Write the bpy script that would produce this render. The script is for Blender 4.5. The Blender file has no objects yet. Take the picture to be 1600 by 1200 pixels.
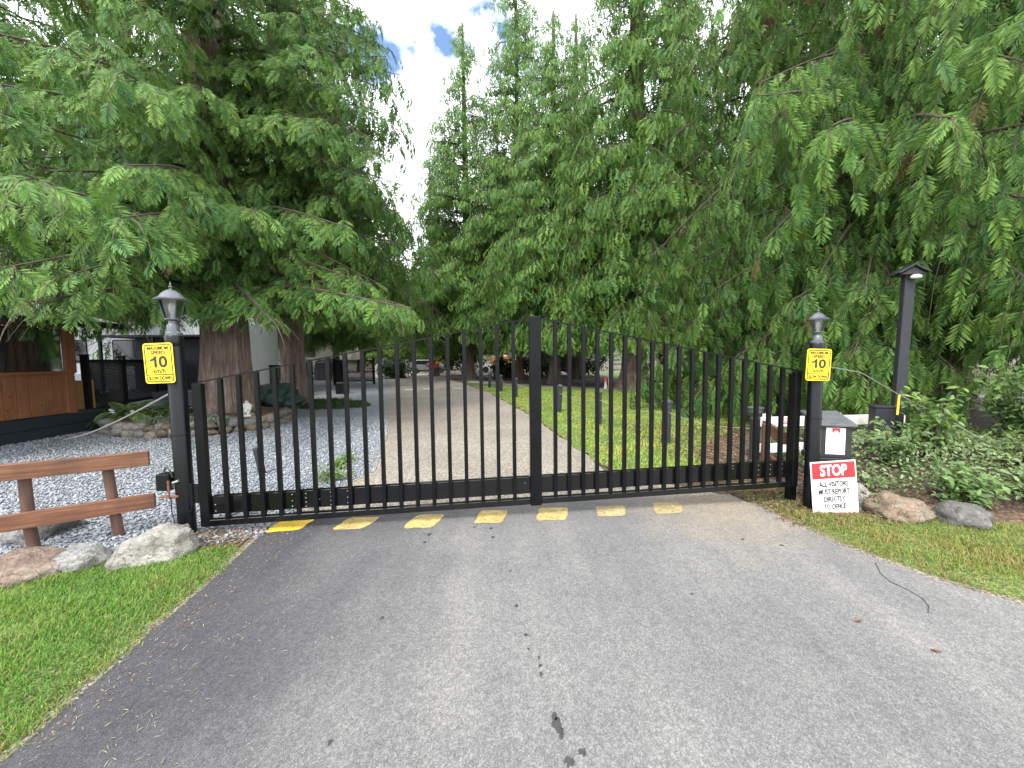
import bpy, bmesh, math, random
import numpy as np
from mathutils import Vector, Matrix, noise as mnoise

# ------------------------------------------------------------------ camera, sky, sun, exposure
scene = bpy.context.scene
COL = scene.collection
R = math.radians
W_PX, H_PX, F_PX = 1600.0, 1200.0, 600.0
CAM_H, PITCH, ROLL = 1.55, 3.9, 0.67
camd = bpy.data.cameras.new('camera'); cam = bpy.data.objects.new('camera', camd)
COL.objects.link(cam); scene.camera = cam
camd.sensor_width = 36.0; camd.lens = 36.0 * F_PX / W_PX
camd.clip_start = 0.05; camd.clip_end = 2000
CAM_ROT = Matrix.Rotation(R(90 - PITCH), 3, 'X') @ Matrix.Rotation(R(-ROLL), 3, 'Z')
cam.matrix_world = Matrix.Translation((0, 0, CAM_H)) @ CAM_ROT.to_4x4()

SUN_EL, SUN_AZ = 52.0, 205.0        # azimuth clockwise from +Y: the sun stands behind the camera's left shoulder
world = bpy.data.worlds.new('World'); scene.world = world; world.use_nodes = True
wn, wl = world.node_tree.nodes, world.node_tree.links
wn.clear()
w_out = wn.new('ShaderNodeOutputWorld'); w_bg = wn.new('ShaderNodeBackground')
w_sky = wn.new('ShaderNodeTexSky'); w_sky.sky_type = 'NISHITA'; w_sky.sun_disc = False
w_sky.sun_elevation = R(SUN_EL); w_sky.sun_rotation = R(SUN_AZ)
w_sky.air_density = 1.0; w_sky.dust_density = 0.6; w_sky.ozone_density = 2.0
w_tc = wn.new('ShaderNodeTexCoord'); w_map = wn.new('ShaderNodeMapping')
w_map.inputs['Location'].default_value = (0.35, 0.1, 0.0); w_map.inputs['Rotation'].default_value = (0, 0, -0.80); w_map.inputs['Scale'].default_value = (1.0, 1.0, 1.35)
w_noise = wn.new('ShaderNodeTexNoise'); w_noise.inputs['Scale'].default_value = 2.1
w_noise.inputs['Detail'].default_value = 7.0; w_noise.inputs['Roughness'].default_value = 0.55
w_ramp = wn.new('ShaderNodeValToRGB')
w_ramp.color_ramp.elements[0].position = 0.30; w_ramp.color_ramp.elements[1].position = 0.36
w_mix = wn.new('ShaderNodeMixRGB'); w_mix.inputs['Color2'].default_value = (10.5, 10.9, 11.4, 1)
wl.new(w_tc.outputs['Generated'], w_map.inputs['Vector']); wl.new(w_map.outputs['Vector'], w_noise.inputs['Vector'])
wl.new(w_noise.outputs['Fac'], w_ramp.inputs['Fac']); wl.new(w_ramp.outputs['Color'], w_mix.inputs['Fac'])
wl.new(w_sky.outputs['Color'], w_mix.inputs['Color1']); wl.new(w_mix.outputs['Color'], w_bg.inputs['Color'])
w_bg.inputs['Strength'].default_value = 0.11
wl.new(w_bg.outputs['Background'], w_out.inputs['Surface'])

sund = bpy.data.lights.new('sun', 'SUN'); sun = bpy.data.objects.new('sun', sund); COL.objects.link(sun)
sund.energy = 1.5; sund.angle = R(14); sund.color = (1.0, 0.95, 0.86)
_sd = Vector((math.sin(R(SUN_AZ)) * math.cos(R(SUN_EL)), math.cos(R(SUN_AZ)) * math.cos(R(SUN_EL)), math.sin(R(SUN_EL))))
sun.rotation_euler = _sd.to_track_quat('Z', 'Y').to_euler(); sun.location = _sd * 60
vs = scene.view_settings
vs.view_transform = 'Standard'; vs.look = 'None'; vs.gamma = 1.0; vs.use_curve_mapping = False
vs.exposure = 1.66
scene.cycles.use_denoising = True
scene.cycles.max_bounces = 7; scene.cycles.transparent_max_bounces = 10
scene.cycles.diffuse_bounces = 3

# surveying helper: the point on the level z (or at the depth Y) seen at a photograph pixel
def ray(px, py):
    d = CAM_ROT @ Vector(((px - W_PX / 2) / F_PX, -(py - H_PX / 2) / F_PX, -1.0))
    return d
def G(px, py, z=0.0):
    d = ray(px, py); t = (z - CAM_H) / d.z
    return Vector((d.x * t, d.y * t, z))
def at(px, py, Y):
    d = ray(px, py); t = Y / d.y
    return Vector((d.x * t, Y, CAM_H + d.z * t))

# ------------------------------------------------------------------ materials
def new_mat(name):
    m = bpy.data.materials.new(name); m.use_nodes = True
    nt = m.node_tree; b = nt.nodes['Principled BSDF']
    return m, nt, b
def node(nt, typ, **kw):
    n = nt.nodes.new(typ)
    for k, v in kw.items():
        if k in n.inputs: n.inputs[k].default_value = v
        else: setattr(n, k, v)
    return n
def coords(nt, scale=(1, 1, 1), kind='Object', rot=(0, 0, 0)):
    tc = node(nt, 'ShaderNodeTexCoord'); mp = node(nt, 'ShaderNodeMapping')
    mp.inputs['Scale'].default_value = scale; mp.inputs['Rotation'].default_value = rot
    nt.links.new(tc.outputs[kind], mp.inputs['Vector'])
    return mp.outputs['Vector']
def noise_tex(nt, vec, scale, detail=4, rough=0.55):
    n = node(nt, 'ShaderNodeTexNoise', Scale=scale, Detail=detail, Roughness=rough)
    nt.links.new(vec, n.inputs['Vector']); return n
def ramp(nt, fac, stops):
    r = node(nt, 'ShaderNodeValToRGB'); cr = r.color_ramp
    while len(cr.elements) < len(stops): cr.elements.new(0.5)
    for e, (p, c) in zip(cr.elements, stops):
        e.position = p; e.color = (*c, 1) if len(c) == 3 else c
    nt.links.new(fac, r.inputs['Fac']); return r.outputs['Color']
def mixc(nt, fac, a, b, mode='MIX'):
    m = node(nt, 'ShaderNodeMixRGB', blend_type=mode)
    for sock, v in (('Fac', fac), ('Color1', a), ('Color2', b)):
        if isinstance(v, (int, float)): m.inputs[sock].default_value = v
        elif isinstance(v, (tuple, list)): m.inputs[sock].default_value = (*v, 1) if len(v) == 3 else v
        else: nt.links.new(v, m.inputs[sock])
    return m.outputs['Color']
def bump(nt, b, height, strength=0.4, dist=0.01):
    bp = node(nt, 'ShaderNodeBump', Strength=strength, Distance=dist)
    nt.links.new(height, bp.inputs['Height']); nt.links.new(bp.outputs['Normal'], b.inputs['Normal'])
def simple(name, c1, c2=None, scale=6.0, rough=0.6, metallic=0.0, bscale=60, bstr=0.15, stretch=(1, 1, 1), spec=0.5, coat=0.0):
    m, nt, b = new_mat(name)
    v = coords(nt, stretch)
    n = noise_tex(nt, v, scale, 6, 0.6)
    c2 = c2 or tuple(x * 0.75 for x in c1)
    nt.links.new(ramp(nt, n.outputs['Fac'], [(0.3, c2), (0.7, c1)]), b.inputs['Base Color'])
    b.inputs['Roughness'].default_value = rough; b.inputs['Metallic'].default_value = metallic
    b.inputs['Specular IOR Level'].default_value = spec; b.inputs['Coat Weight'].default_value = coat
    if bstr:
        n2 = noise_tex(nt, v, bscale, 3)
        bump(nt, b, n2.outputs['Fac'], bstr, 0.004)
    r = node(nt, 'ShaderNodeMapRange'); nt.links.new(n.outputs['Fac'], r.inputs['Value'])
    r.inputs['To Min'].default_value = max(0.03, rough - 0.1); r.inputs['To Max'].default_value = min(1, rough + 0.12)
    nt.links.new(r.outputs['Result'], b.inputs['Roughness'])
    return m

M = {}
M['black_paint'] = simple('black_paint', (0.0045, 0.0048, 0.0055), (0.0025, 0.0028, 0.003), 9, 0.40, 0, 90, 0.06, spec=0.17)
M['black_gloss'] = simple('black_gloss', (0.0045, 0.0048, 0.0055), (0.0025, 0.0028, 0.003), 9, 0.16, 0, 90, 0.02, spec=0.6)
M['black_pipe'] = simple('black_pipe', (0.0055, 0.006, 0.007), (0.003, 0.0033, 0.004), 7, 0.32, 0, 60, 0.05, spec=0.25)
M['black_matte'] = simple('black_matte', (0.006, 0.0065, 0.0075), (0.0035, 0.004, 0.0045), 9, 0.55, spec=0.18)
M['lamp_metal'] = simple('lamp_metal', (0.11, 0.12, 0.135), (0.055, 0.06, 0.072), 14, 0.36, 0.3)
M['box_grey'] = simple('box_grey', (0.020, 0.021, 0.024), (0.011, 0.012, 0.014), 9, 0.55)
M['lid_grey'] = simple('lid_grey', (0.10, 0.105, 0.11), (0.06, 0.064, 0.07), 12, 0.6)
M['bolt_steel'] = simple('bolt_steel', (0.35, 0.35, 0.36), (0.2, 0.2, 0.2), 60, 0.4, 0.8)
M['rust'] = simple('rust', (0.19, 0.07, 0.035), (0.09, 0.04, 0.025), 40, 0.8)
M['sign_yellow'] = simple('sign_yellow', (0.90, 0.66, 0.008), (0.84, 0.60, 0.006), 3, 0.42, bstr=0)
M['sign_white'] = simple('sign_white', (0.80, 0.80, 0.79), (0.73, 0.73, 0.72), 5, 0.45, bstr=0)
M['sign_red'] = simple('sign_red', (0.72, 0.022, 0.03), (0.66, 0.018, 0.025), 5, 0.45, bstr=0)
M['sign_ink'] = simple('sign_ink', (0.010, 0.010, 0.010), (0.014, 0.014, 0.014), 5, 0.5, bstr=0)
M['white_paint'] = simple('white_paint', (0.74, 0.74, 0.72), (0.55, 0.54, 0.50), 7, 0.5)
M['bulb_white'] = simple('bulb_white', (0.82, 0.82, 0.8), (0.75, 0.75, 0.73), 5, 0.3, bstr=0)
M['rail_wood'] = None
def wood(name, c1, c2, c3, grain=(1.2, 22, 22), rough=0.55):
    m, nt, b = new_mat(name)
    v = coords(nt, grain)
    n = noise_tex(nt, v, 1.6, 8, 0.65)
    v2 = coords(nt, (1, 1, 1)); n2 = noise_tex(nt, v2, 3.1, 4)
    base = ramp(nt, n.outputs['Fac'], [(0.28, c2), (0.52, c1), (0.75, c3)])
    base = mixc(nt, ramp(nt, n2.outputs['Fac'], [(0.45, (0, 0, 0)), (0.75, (0.75, 0.75, 0.75))]), base, c2)
    vk = node(nt, 'ShaderNodeTexVoronoi', Scale=2.3); nt.links.new(coords(nt, (1, 2.2, 2.2)), vk.inputs['Vector'])
    knot = ramp(nt, vk.outputs['Distance'], [(0.05, (1, 1, 1)), (0.12, (0, 0, 0))])
    base = mixc(nt, knot, base, tuple(x * 0.35 for x in c2))
    nt.links.new(base, b.inputs['Base Color']); b.inputs['Roughness'].default_value = rough
    bump(nt, b, n.outputs['Fac'], 0.25, 0.004)
    return m
M['rail_wood'] = wood('rail_wood', (0.15, 0.060, 0.028), (0.055, 0.021, 0.012), (0.25, 0.12, 0.065), (1.6, 30, 30))
M['post_wood'] = wood('post_wood', (0.10, 0.05, 0.035), (0.06, 0.032, 0.024), (0.15, 0.085, 0.06), (22, 22, 1.2), 0.7)
M['shed_wood'] = wood('shed_wood', (0.24, 0.095, 0.04), (0.17, 0.064, 0.027), (0.30, 0.13, 0.06), (14, 14, 0.9), 0.6)
M['osb'] = simple('osb', (0.46, 0.25, 0.09), (0.35, 0.18, 0.06), 22, 0.7)
M['dark_plank'] = simple('dark_plank', (0.02, 0.028, 0.038), (0.014, 0.018, 0.026), 5, 0.55, stretch=(1, 8, 8))
M['grey_post'] = simple('grey_post', (0.017, 0.019, 0.024), (0.010, 0.011, 0.015), 6, 0.6, stretch=(6, 6, 1))
M['bollard'] = simple('bollard', (0.032, 0.035, 0.042), (0.02, 0.022, 0.027), 8, 0.55)
M['roof_metal'] = simple('roof_metal', (0.32, 0.32, 0.33), (0.2, 0.2, 0.21), 9, 0.5)
M['rope'] = simple('rope', (0.30, 0.28, 0.20), (0.22, 0.20, 0.14), 60, 0.8)
M['cable'] = simple('cable', (0.32, 0.31, 0.29), (0.2, 0.2, 0.19), 30, 0.5, 0.4)
M['dark_cable'] = simple('dark_cable', (0.045, 0.043, 0.04), (0.03, 0.03, 0.03), 30, 0.6)
M['tag_yellow'] = simple('tag_yellow', (0.80, 0.52, 0.02), (0.7, 0.45, 0.02), 9, 0.5)
M['rv_cream'] = simple('rv_cream', (0.60, 0.55, 0.45), (0.54, 0.50, 0.41), 1.2, 0.4, bstr=0)
M['rv_white'] = simple('rv_white', (0.72, 0.73, 0.75), (0.64, 0.65, 0.68), 1.2, 0.35, bstr=0)
M['rv_grey'] = simple('rv_grey', (0.33, 0.36, 0.42), (0.27, 0.30, 0.35), 1.2, 0.4, bstr=0)
M['rv_tan'] = simple('rv_tan', (0.36, 0.32, 0.25), (0.30, 0.27, 0.21), 1.2, 0.45, bstr=0)
M['dark_glass'] = simple('dark_glass', (0.012, 0.013, 0.015), (0.009, 0.010, 0.012), 2, 0.10, bstr=0)
M['tarp'] = simple('tarp', (0.007, 0.007, 0.013), (0.004, 0.004, 0.008), 4, 0.55, spec=0.3)
M['green_tarp'] = simple('green_tarp', (0.016, 0.055, 0.045), (0.008, 0.03, 0.026), 4, 0.6)
M['curtain'] = simple('curtain', (0.30, 0.32, 0.34), (0.22, 0.24, 0.26), 20, 0.8, stretch=(30, 1, 1))
M['statue'] = simple('statue', (0.62, 0.60, 0.56), (0.4, 0.39, 0.36), 30, 0.7)
M['far_red'] = simple('far_red', (0.62, 0.03, 0.03), (0.5, 0.025, 0.025), 5, 0.5, bstr=0)
M['far_orange'] = simple('far_orange', (0.62, 0.25, 0.09), (0.5, 0.2, 0.07), 5, 0.5, bstr=0)
M['car_grey'] = simple('car_grey', (0.16, 0.18, 0.19), (0.13, 0.15, 0.16), 2, 0.25, 0.3, bstr=0)
M['tyre'] = simple('tyre', (0.018, 0.018, 0.018), (0.012, 0.012, 0.012), 20, 0.8)
M['trim_tan'] = simple('trim_tan', (0.42, 0.38, 0.26), (0.34, 0.31, 0.21), 8, 0.6)
M['paint_yellow'] = None

def glass(name, tint=(0.9, 0.93, 0.92), mix=0.82):
    m, nt, b = new_mat(name)
    out = nt.nodes['Material Output']
    tr = node(nt, 'ShaderNodeBsdfTransparent', Color=(*tint, 1)); gl = node(nt, 'ShaderNodeBsdfGlossy', Roughness=0.04)
    ly = node(nt, 'ShaderNodeLayerWeight', Blend=0.35)
    v = coords(nt); n = noise_tex(nt, v, 9, 3)
    ad = node(nt, 'ShaderNodeMath', operation='MULTIPLY_ADD'); ad.inputs[1].default_value = 0.7; ad.inputs[2].default_value = 1 - mix
    nt.links.new(ly.outputs['Fresnel'], ad.inputs[0])
    mx = node(nt, 'ShaderNodeMixShader'); nt.links.new(ad.outputs[0], mx.inputs[0])
    nt.links.new(tr.outputs[0], mx.inputs[1]); nt.links.new(gl.outputs[0], mx.inputs[2])
    nt.links.new(mx.outputs[0], out.inputs['Surface'])
    return m
M['lamp_glass'] = glass('lamp_glass'); M['window_glass'] = glass('window_glass', (0.6, 0.66, 0.66), 0.86)

def foliage(name, trans=0.35, rough=0.5, hue=(1, 1, 1), spec=0.3):
    m, nt, b = new_mat(name)
    out = nt.nodes['Material Output']
    a = node(nt, 'ShaderNodeAttribute', attribute_name='tint')
    col = mixc(nt, 1.0, a.outputs['Color'], hue, 'MULTIPLY')
    n = noise_tex(nt, coords(nt), 30, 3)
    col = mixc(nt, 1.0, col, ramp(nt, n.outputs['Fac'], [(0.3, (0.72, 0.72, 0.72)), (0.7, (1.2, 1.2, 1.2))]), 'MULTIPLY')
    nt.links.new(col, b.inputs['Base Color']); b.inputs['Roughness'].default_value = rough
    b.inputs['Specular IOR Level'].default_value = spec
    tl = node(nt, 'ShaderNodeBsdfTranslucent'); 
    nt.links.new(mixc(nt, 1.0, col, (1.25, 1.35, 0.75), 'MULTIPLY'), tl.inputs['Color'])
    mx = node(nt, 'ShaderNodeMixShader'); mx.inputs[0].default_value = trans
    nt.links.new(b.outputs[0], mx.inputs[1]); nt.links.new(tl.outputs[0], mx.inputs[2])
    nt.links.new(mx.outputs[0], out.inputs['Surface'])
    return m
M['needles'] = foliage('needles', 0.22, 0.55, (1.0, 1.10, 0.92), 0.12); M['leaf'] = foliage('leaf', 0.3, 0.4); M['grass'] = foliage('grass', 0.35, 0.5)

def bark(name, c1, c2, c3):
    m, nt, b = new_mat(name)
    v = coords(nt, (9, 9, 0.9)); n = noise_tex(nt, v, 2.0, 9, 0.7)
    n2 = noise_tex(nt, coords(nt), 2.2, 4)
    base = ramp(nt, n.outputs['Fac'], [(0.3, c2), (0.5, c1), (0.72, c3)])
    base = mixc(nt, ramp(nt, n2.outputs['Fac'], [(0.4, (0, 0, 0)), (0.75, (0.6, 0.6, 0.6))]), base, c2)
    nt.links.new(base, b.inputs['Base Color']); b.inputs['Roughness'].default_value = 0.9
    bump(nt, b, n.outputs['Fac'], 0.8, 0.03)
    return m
M['bark_cedar'] = bark('bark_cedar', (0.225, 0.165, 0.135), (0.085, 0.058, 0.046), (0.36, 0.29, 0.245))
M['bark_grey'] = bark('bark_grey', (0.16, 0.13, 0.105), (0.08, 0.062, 0.05), (0.25, 0.21, 0.17))
M['bark_red'] = bark('bark_red', (0.17, 0.085, 0.055), (0.08, 0.045, 0.03), (0.25, 0.14, 0.09))

def rock(name, c1, c2, c3, scale=3.0):
    m, nt, b = new_mat(name)
    v = coords(nt); n = noise_tex(nt, v, scale, 9, 0.68); n2 = noise_tex(nt, v, scale * 9, 5, 0.7); n3 = noise_tex(nt, v, scale * 1.7, 3)
    base = ramp(nt, n.outputs['Fac'], [(0.3, c2), (0.5, c1), (0.7, c3)])
    base = mixc(nt, 1.0, base, ramp(nt, n2.outputs['Fac'], [(0.3, (0.62, 0.62, 0.62)), (0.65, (1.15, 1.15, 1.15))]), 'MULTIPLY')
    nt.links.new(base, b.inputs['Base Color']); b.inputs['Roughness'].default_value = 0.85
    cr = node(nt, 'ShaderNodeTexVoronoi', Scale=scale * 2.2, feature='DISTANCE_TO_EDGE'); wv = noise_tex(nt, v, scale * 2, 3)
    nt.links.new(mixc(nt, 0.25, v, wv.outputs['Color']), cr.inputs['Vector'])
    base = mixc(nt, ramp(nt, cr.outputs['Distance'], [(0.0, (0.8, 0.8, 0.8)), (0.03, (0, 0, 0))]), base, tuple(x * 0.45 for x in c2))
    lich = ramp(nt, n3.outputs['Fac'], [(0.55, (0, 0, 0)), (0.68, (0.55, 0.55, 0.55))])
    base = mixc(nt, lich, base, (0.16, 0.15, 0.10)); nt.links.new(base, b.inputs['Base Color'])
    bump(nt, b, n2.outputs['Fac'], 1.0, 0.045)
    return m
M['rock_white'] = rock('rock_white', (0.34, 0.32, 0.285), (0.15, 0.14, 0.12), (0.47, 0.45, 0.41))
M['rock_grey'] = rock('rock_grey', (0.28, 0.275, 0.27), (0.16, 0.155, 0.15), (0.38, 0.37, 0.36))
M['rock_red'] = rock('rock_red', (0.22, 0.155, 0.12), (0.10, 0.07, 0.055), (0.38, 0.31, 0.25), 2.8)
M['rock_tan'] = rock('rock_tan', (0.26, 0.19, 0.13), (0.12, 0.095, 0.07), (0.37, 0.31, 0.24), 3.2)
M['rock_dark'] = rock('rock_dark', (0.14, 0.135, 0.125), (0.09, 0.09, 0.08), (0.27, 0.26, 0.24), 3.2)

def asphalt():
    m, nt, b = new_mat('asphalt')
    v = coords(nt)
    big = noise_tex(nt, v, 0.8, 5, 0.6); streak = noise_tex(nt, coords(nt, (2.2, 0.22, 1)), 1.1, 4, 0.55)
    ag = node(nt, 'ShaderNodeTexVoronoi', Scale=175.0); nt.links.new(v, ag.inputs['Vector'])
    ag2 = node(nt, 'ShaderNodeTexVoronoi', Scale=48.0); nt.links.new(v, ag2.inputs['Vector'])
    base = ramp(nt, streak.outputs['Fac'], [(0.3, (0.122, 0.122, 0.126)), (0.55, (0.148, 0.146, 0.145)), (0.75, (0.180, 0.174, 0.168))])
    base = mixc(nt, 1.0, base, ramp(nt, big.outputs['Fac'], [(0.3, (0.80, 0.80, 0.82)), (0.7, (1.14, 1.13, 1.1))]), 'MULTIPLY')
    sep = node(nt, 'ShaderNodeSeparateXYZ'); nt.links.new(v, sep.inputs[0])
    # the newer, blacker strip along the left edge
    wob = node(nt, 'ShaderNodeMath', operation='MULTIPLY_ADD'); wob.inputs[1].default_value = 1.1
    nt.links.new(big.outputs['Fac'], wob.inputs[0]); nt.links.new(sep.outputs['X'], wob.inputs[2])
    mr = node(nt, 'ShaderNodeMapRange'); mr.inputs['From Min'].default_value = -1.25; mr.inputs['From Max'].default_value = 0.25
    nt.links.new(wob.outputs[0], mr.inputs['Value'])
    base = mixc(nt, mr.outputs['Result'], mixc(nt, 1.0, base, (0.34, 0.34, 0.39), 'MULTIPLY'), base)
    # sandy dirt washed onto the right by the gate
    d2 = node(nt, 'ShaderNodeVectorMath', operation='DISTANCE'); d2.inputs[1].default_value = (2.15, 3.95, 0)
    nt.links.new(v, d2.inputs[0])
    dirt = noise_tex(nt, v, 2.6, 6, 0.65)
    ad = node(nt, 'ShaderNodeMath', operation='MULTIPLY_ADD'); ad.inputs[1].default_value = 2.2
    nt.links.new(dirt.outputs['Fac'], ad.inputs[0]); nt.links.new(d2.outputs['Value'], ad.inputs[2])
    fac = ramp(nt, ad.outputs[0], [(0.0, (1, 1, 1)), (1.0, (1, 1, 1))])
    mr2 = node(nt, 'ShaderNodeMapRange'); mr2.inputs['From Min'].default_value = 1.35; mr2.inputs['From Max'].default_value = 2.3
    mr2.inputs['To Min'].default_value = 0.75; mr2.inputs['To Max'].default_value = 0.0
    nt.links.new(ad.outputs[0], mr2.inputs['Value'])
    base = mixc(nt, mr2.outputs['Result'], base, (0.235, 0.195, 0.145))
    stone = ramp(nt, ag.outputs['Color'], [(0.1, (0.66, 0.66, 0.67)), (0.55, (0.96, 0.96, 0.96)), (0.9, (1.5, 1.48, 1.45))])
    base = mixc(nt, 1.0, base, stone, 'MULTIPLY')
    stone2 = ramp(nt, ag2.outputs['Color'], [(0.15, (0.9, 0.9, 0.9)), (0.8, (1.1, 1.1, 1.09))])
    base = mixc(nt, 1.0, base, stone2, 'MULTIPLY')
    nt.links.new(base, b.inputs['Base Color']); b.inputs['Roughness'].default_value = 0.82
    b.inputs['Specular IOR Level'].default_value = 0.35
    bump(nt, b, ag.outputs['Distance'], 0.55, 0.006)
    return m
M['asphalt'] = asphalt()

def pebbly(name, stops, scale, c_lo, c_hi, bigscale=0.5, bstr=0.8, dist=0.012):
    m, nt, b = new_mat(name)
    v = coords(nt)
    vo = node(nt, 'ShaderNodeTexVoronoi', Scale=scale); nt.links.new(v, vo.inputs['Vector'])
    big = noise_tex(nt, v, bigscale, 6, 0.62)
    sp = node(nt, 'ShaderNodeSeparateColor'); nt.links.new(vo.outputs['Color'], sp.inputs[0])
    base = ramp(nt, sp.outputs[0], stops)
    base = mixc(nt, 1.0, base, ramp(nt, big.outputs['Fac'], [(0.3, c_lo), (0.7, c_hi)]), 'MULTIPLY')
    gap = ramp(nt, vo.outputs['Distance'], [(0.35, (1, 1, 1)), (0.85, (0.55, 0.55, 0.55))])
    base = mixc(nt, 1.0, base, gap, 'MULTIPLY')
    nt.links.new(base, b.inputs['Base Color']); b.inputs['Roughness'].default_value = 0.85
    inv = node(nt, 'ShaderNodeMath', operation='SUBTRACT'); inv.inputs[0].default_value = 1.0
    nt.links.new(vo.outputs['Distance'], inv.inputs[1]); bump(nt, b, inv.outputs[0], bstr, dist)
    return m
M['gravel'] = pebbly('gravel', [(0.1, (0.16, 0.175, 0.20)), (0.5, (0.21, 0.228, 0.255)), (0.9, (0.29, 0.305, 0.33))], 42, (0.85, 0.86, 0.9), (1.12, 1.1, 1.08))
M['road'] = pebbly('road', [(0.1, (0.155, 0.135, 0.11)), (0.5, (0.24, 0.212, 0.178)), (0.9, (0.36, 0.325, 0.28))], 55, (0.76, 0.76, 0.77), (1.18, 1.15, 1.1), 0.55, 0.6, 0.008)
M['path'] = pebbly('path', [(0.1, (0.20, 0.20, 0.20)), (0.9, (0.30, 0.30, 0.30))], 60, (0.85, 0.85, 0.86), (1.1, 1.1, 1.1), 0.5, 0.3)
M['soil'] = pebbly('soil', [(0.1, (0.035, 0.024, 0.017)), (0.6, (0.075, 0.05, 0.034)), (0.95, (0.14, 0.095, 0.06))], 40, (0.7, 0.7, 0.7), (1.2, 1.15, 1.1))
M['mulch'] = pebbly('mulch', [(0.1, (0.075, 0.042, 0.026)), (0.6, (0.14, 0.085, 0.052)), (0.95, (0.23, 0.15, 0.095))], 34, (0.7, 0.7, 0.7), (1.2, 1.15, 1.1), 1.4)
M['turf'] = pebbly('turf', [(0.1, (0.05, 0.085, 0.018)), (0.5, (0.095, 0.15, 0.03)), (0.9, (0.17, 0.20, 0.055))], 60, (0.75, 0.8, 0.75), (1.2, 1.12, 1.05), 0.7)
M['hill'] = pebbly('hill', [(0.1, (0.035, 0.058, 0.03)), (0.5, (0.055, 0.082, 0.034)), (0.9, (0.09, 0.11, 0.04))], 0.75, (0.6, 0.7, 0.75), (1.3, 1.2, 1.0), 0.05, 1.0, 3.0)
M['gravel_stone'] = None
def stone_attr():
    m, nt, b = new_mat('gravel_stone')
    a = node(nt, 'ShaderNodeAttribute', attribute_name='tint')
    n = noise_tex(nt, coords(nt), 90, 3)
    col = mixc(nt, 1.0, a.outputs['Color'], ramp(nt, n.outputs['Fac'], [(0.3, (0.8, 0.8, 0.8)), (0.7, (1.15, 1.15, 1.15))]), 'MULTIPLY')
    nt.links.new(col, b.inputs['Base Color']); b.inputs['Roughness'].default_value = 0.75
    return m
M['gravel_stone'] = stone_attr()
def road_paint(name, c, wear=0.45):
    m, nt, b = new_mat(name)
    v = coords(nt); n = noise_tex(nt, v, 26, 8, 0.7); n2 = noise_tex(nt, v, 150, 2); n3 = noise_tex(nt, v, 5, 4)
    ag = node(nt, 'ShaderNodeTexVoronoi', Scale=105.0); nt.links.new(v, ag.inputs['Vector'])
    worn = ramp(nt, n.outputs['Fac'], [(wear, (0, 0, 0)), (wear + 0.22, (1, 1, 1))])
    base = mixc(nt, worn, (0.15, 0.13, 0.085), c)
    base = mixc(nt, 1.0, base, ramp(nt, ag.outputs['Color'], [(0.15, (0.75, 0.75, 0.75)), (0.8, (1.15, 1.15, 1.15))]), 'MULTIPLY')
    base = mixc(nt, 1.0, base, ramp(nt, n3.outputs['Fac'], [(0.3, (0.8, 0.78, 0.75)), (0.7, (1.1, 1.1, 1.1))]), 'MULTIPLY')
    nt.links.new(base, b.inputs['Base Color']); b.inputs['Roughness'].default_value = 0.7
    bump(nt, b, ag.outputs['Distance'], 0.4, 0.004)
    return m
M['paint_bright'] = road_paint('paint_bright', (0.62, 0.42, 0.03), 0.26)
M['paint_mid'] = road_paint('paint_mid', (0.46, 0.345, 0.12), 0.30)
M['paint_faded'] = road_paint('paint_faded', (0.38, 0.305, 0.15), 0.33)
M['paint_white'] = road_paint('paint_white', (0.62, 0.60, 0.54), 0.3)
M['stain'] = simple('stain', (0.022, 0.022, 0.022), (0.04, 0.039, 0.037), 40, 0.5)

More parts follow.
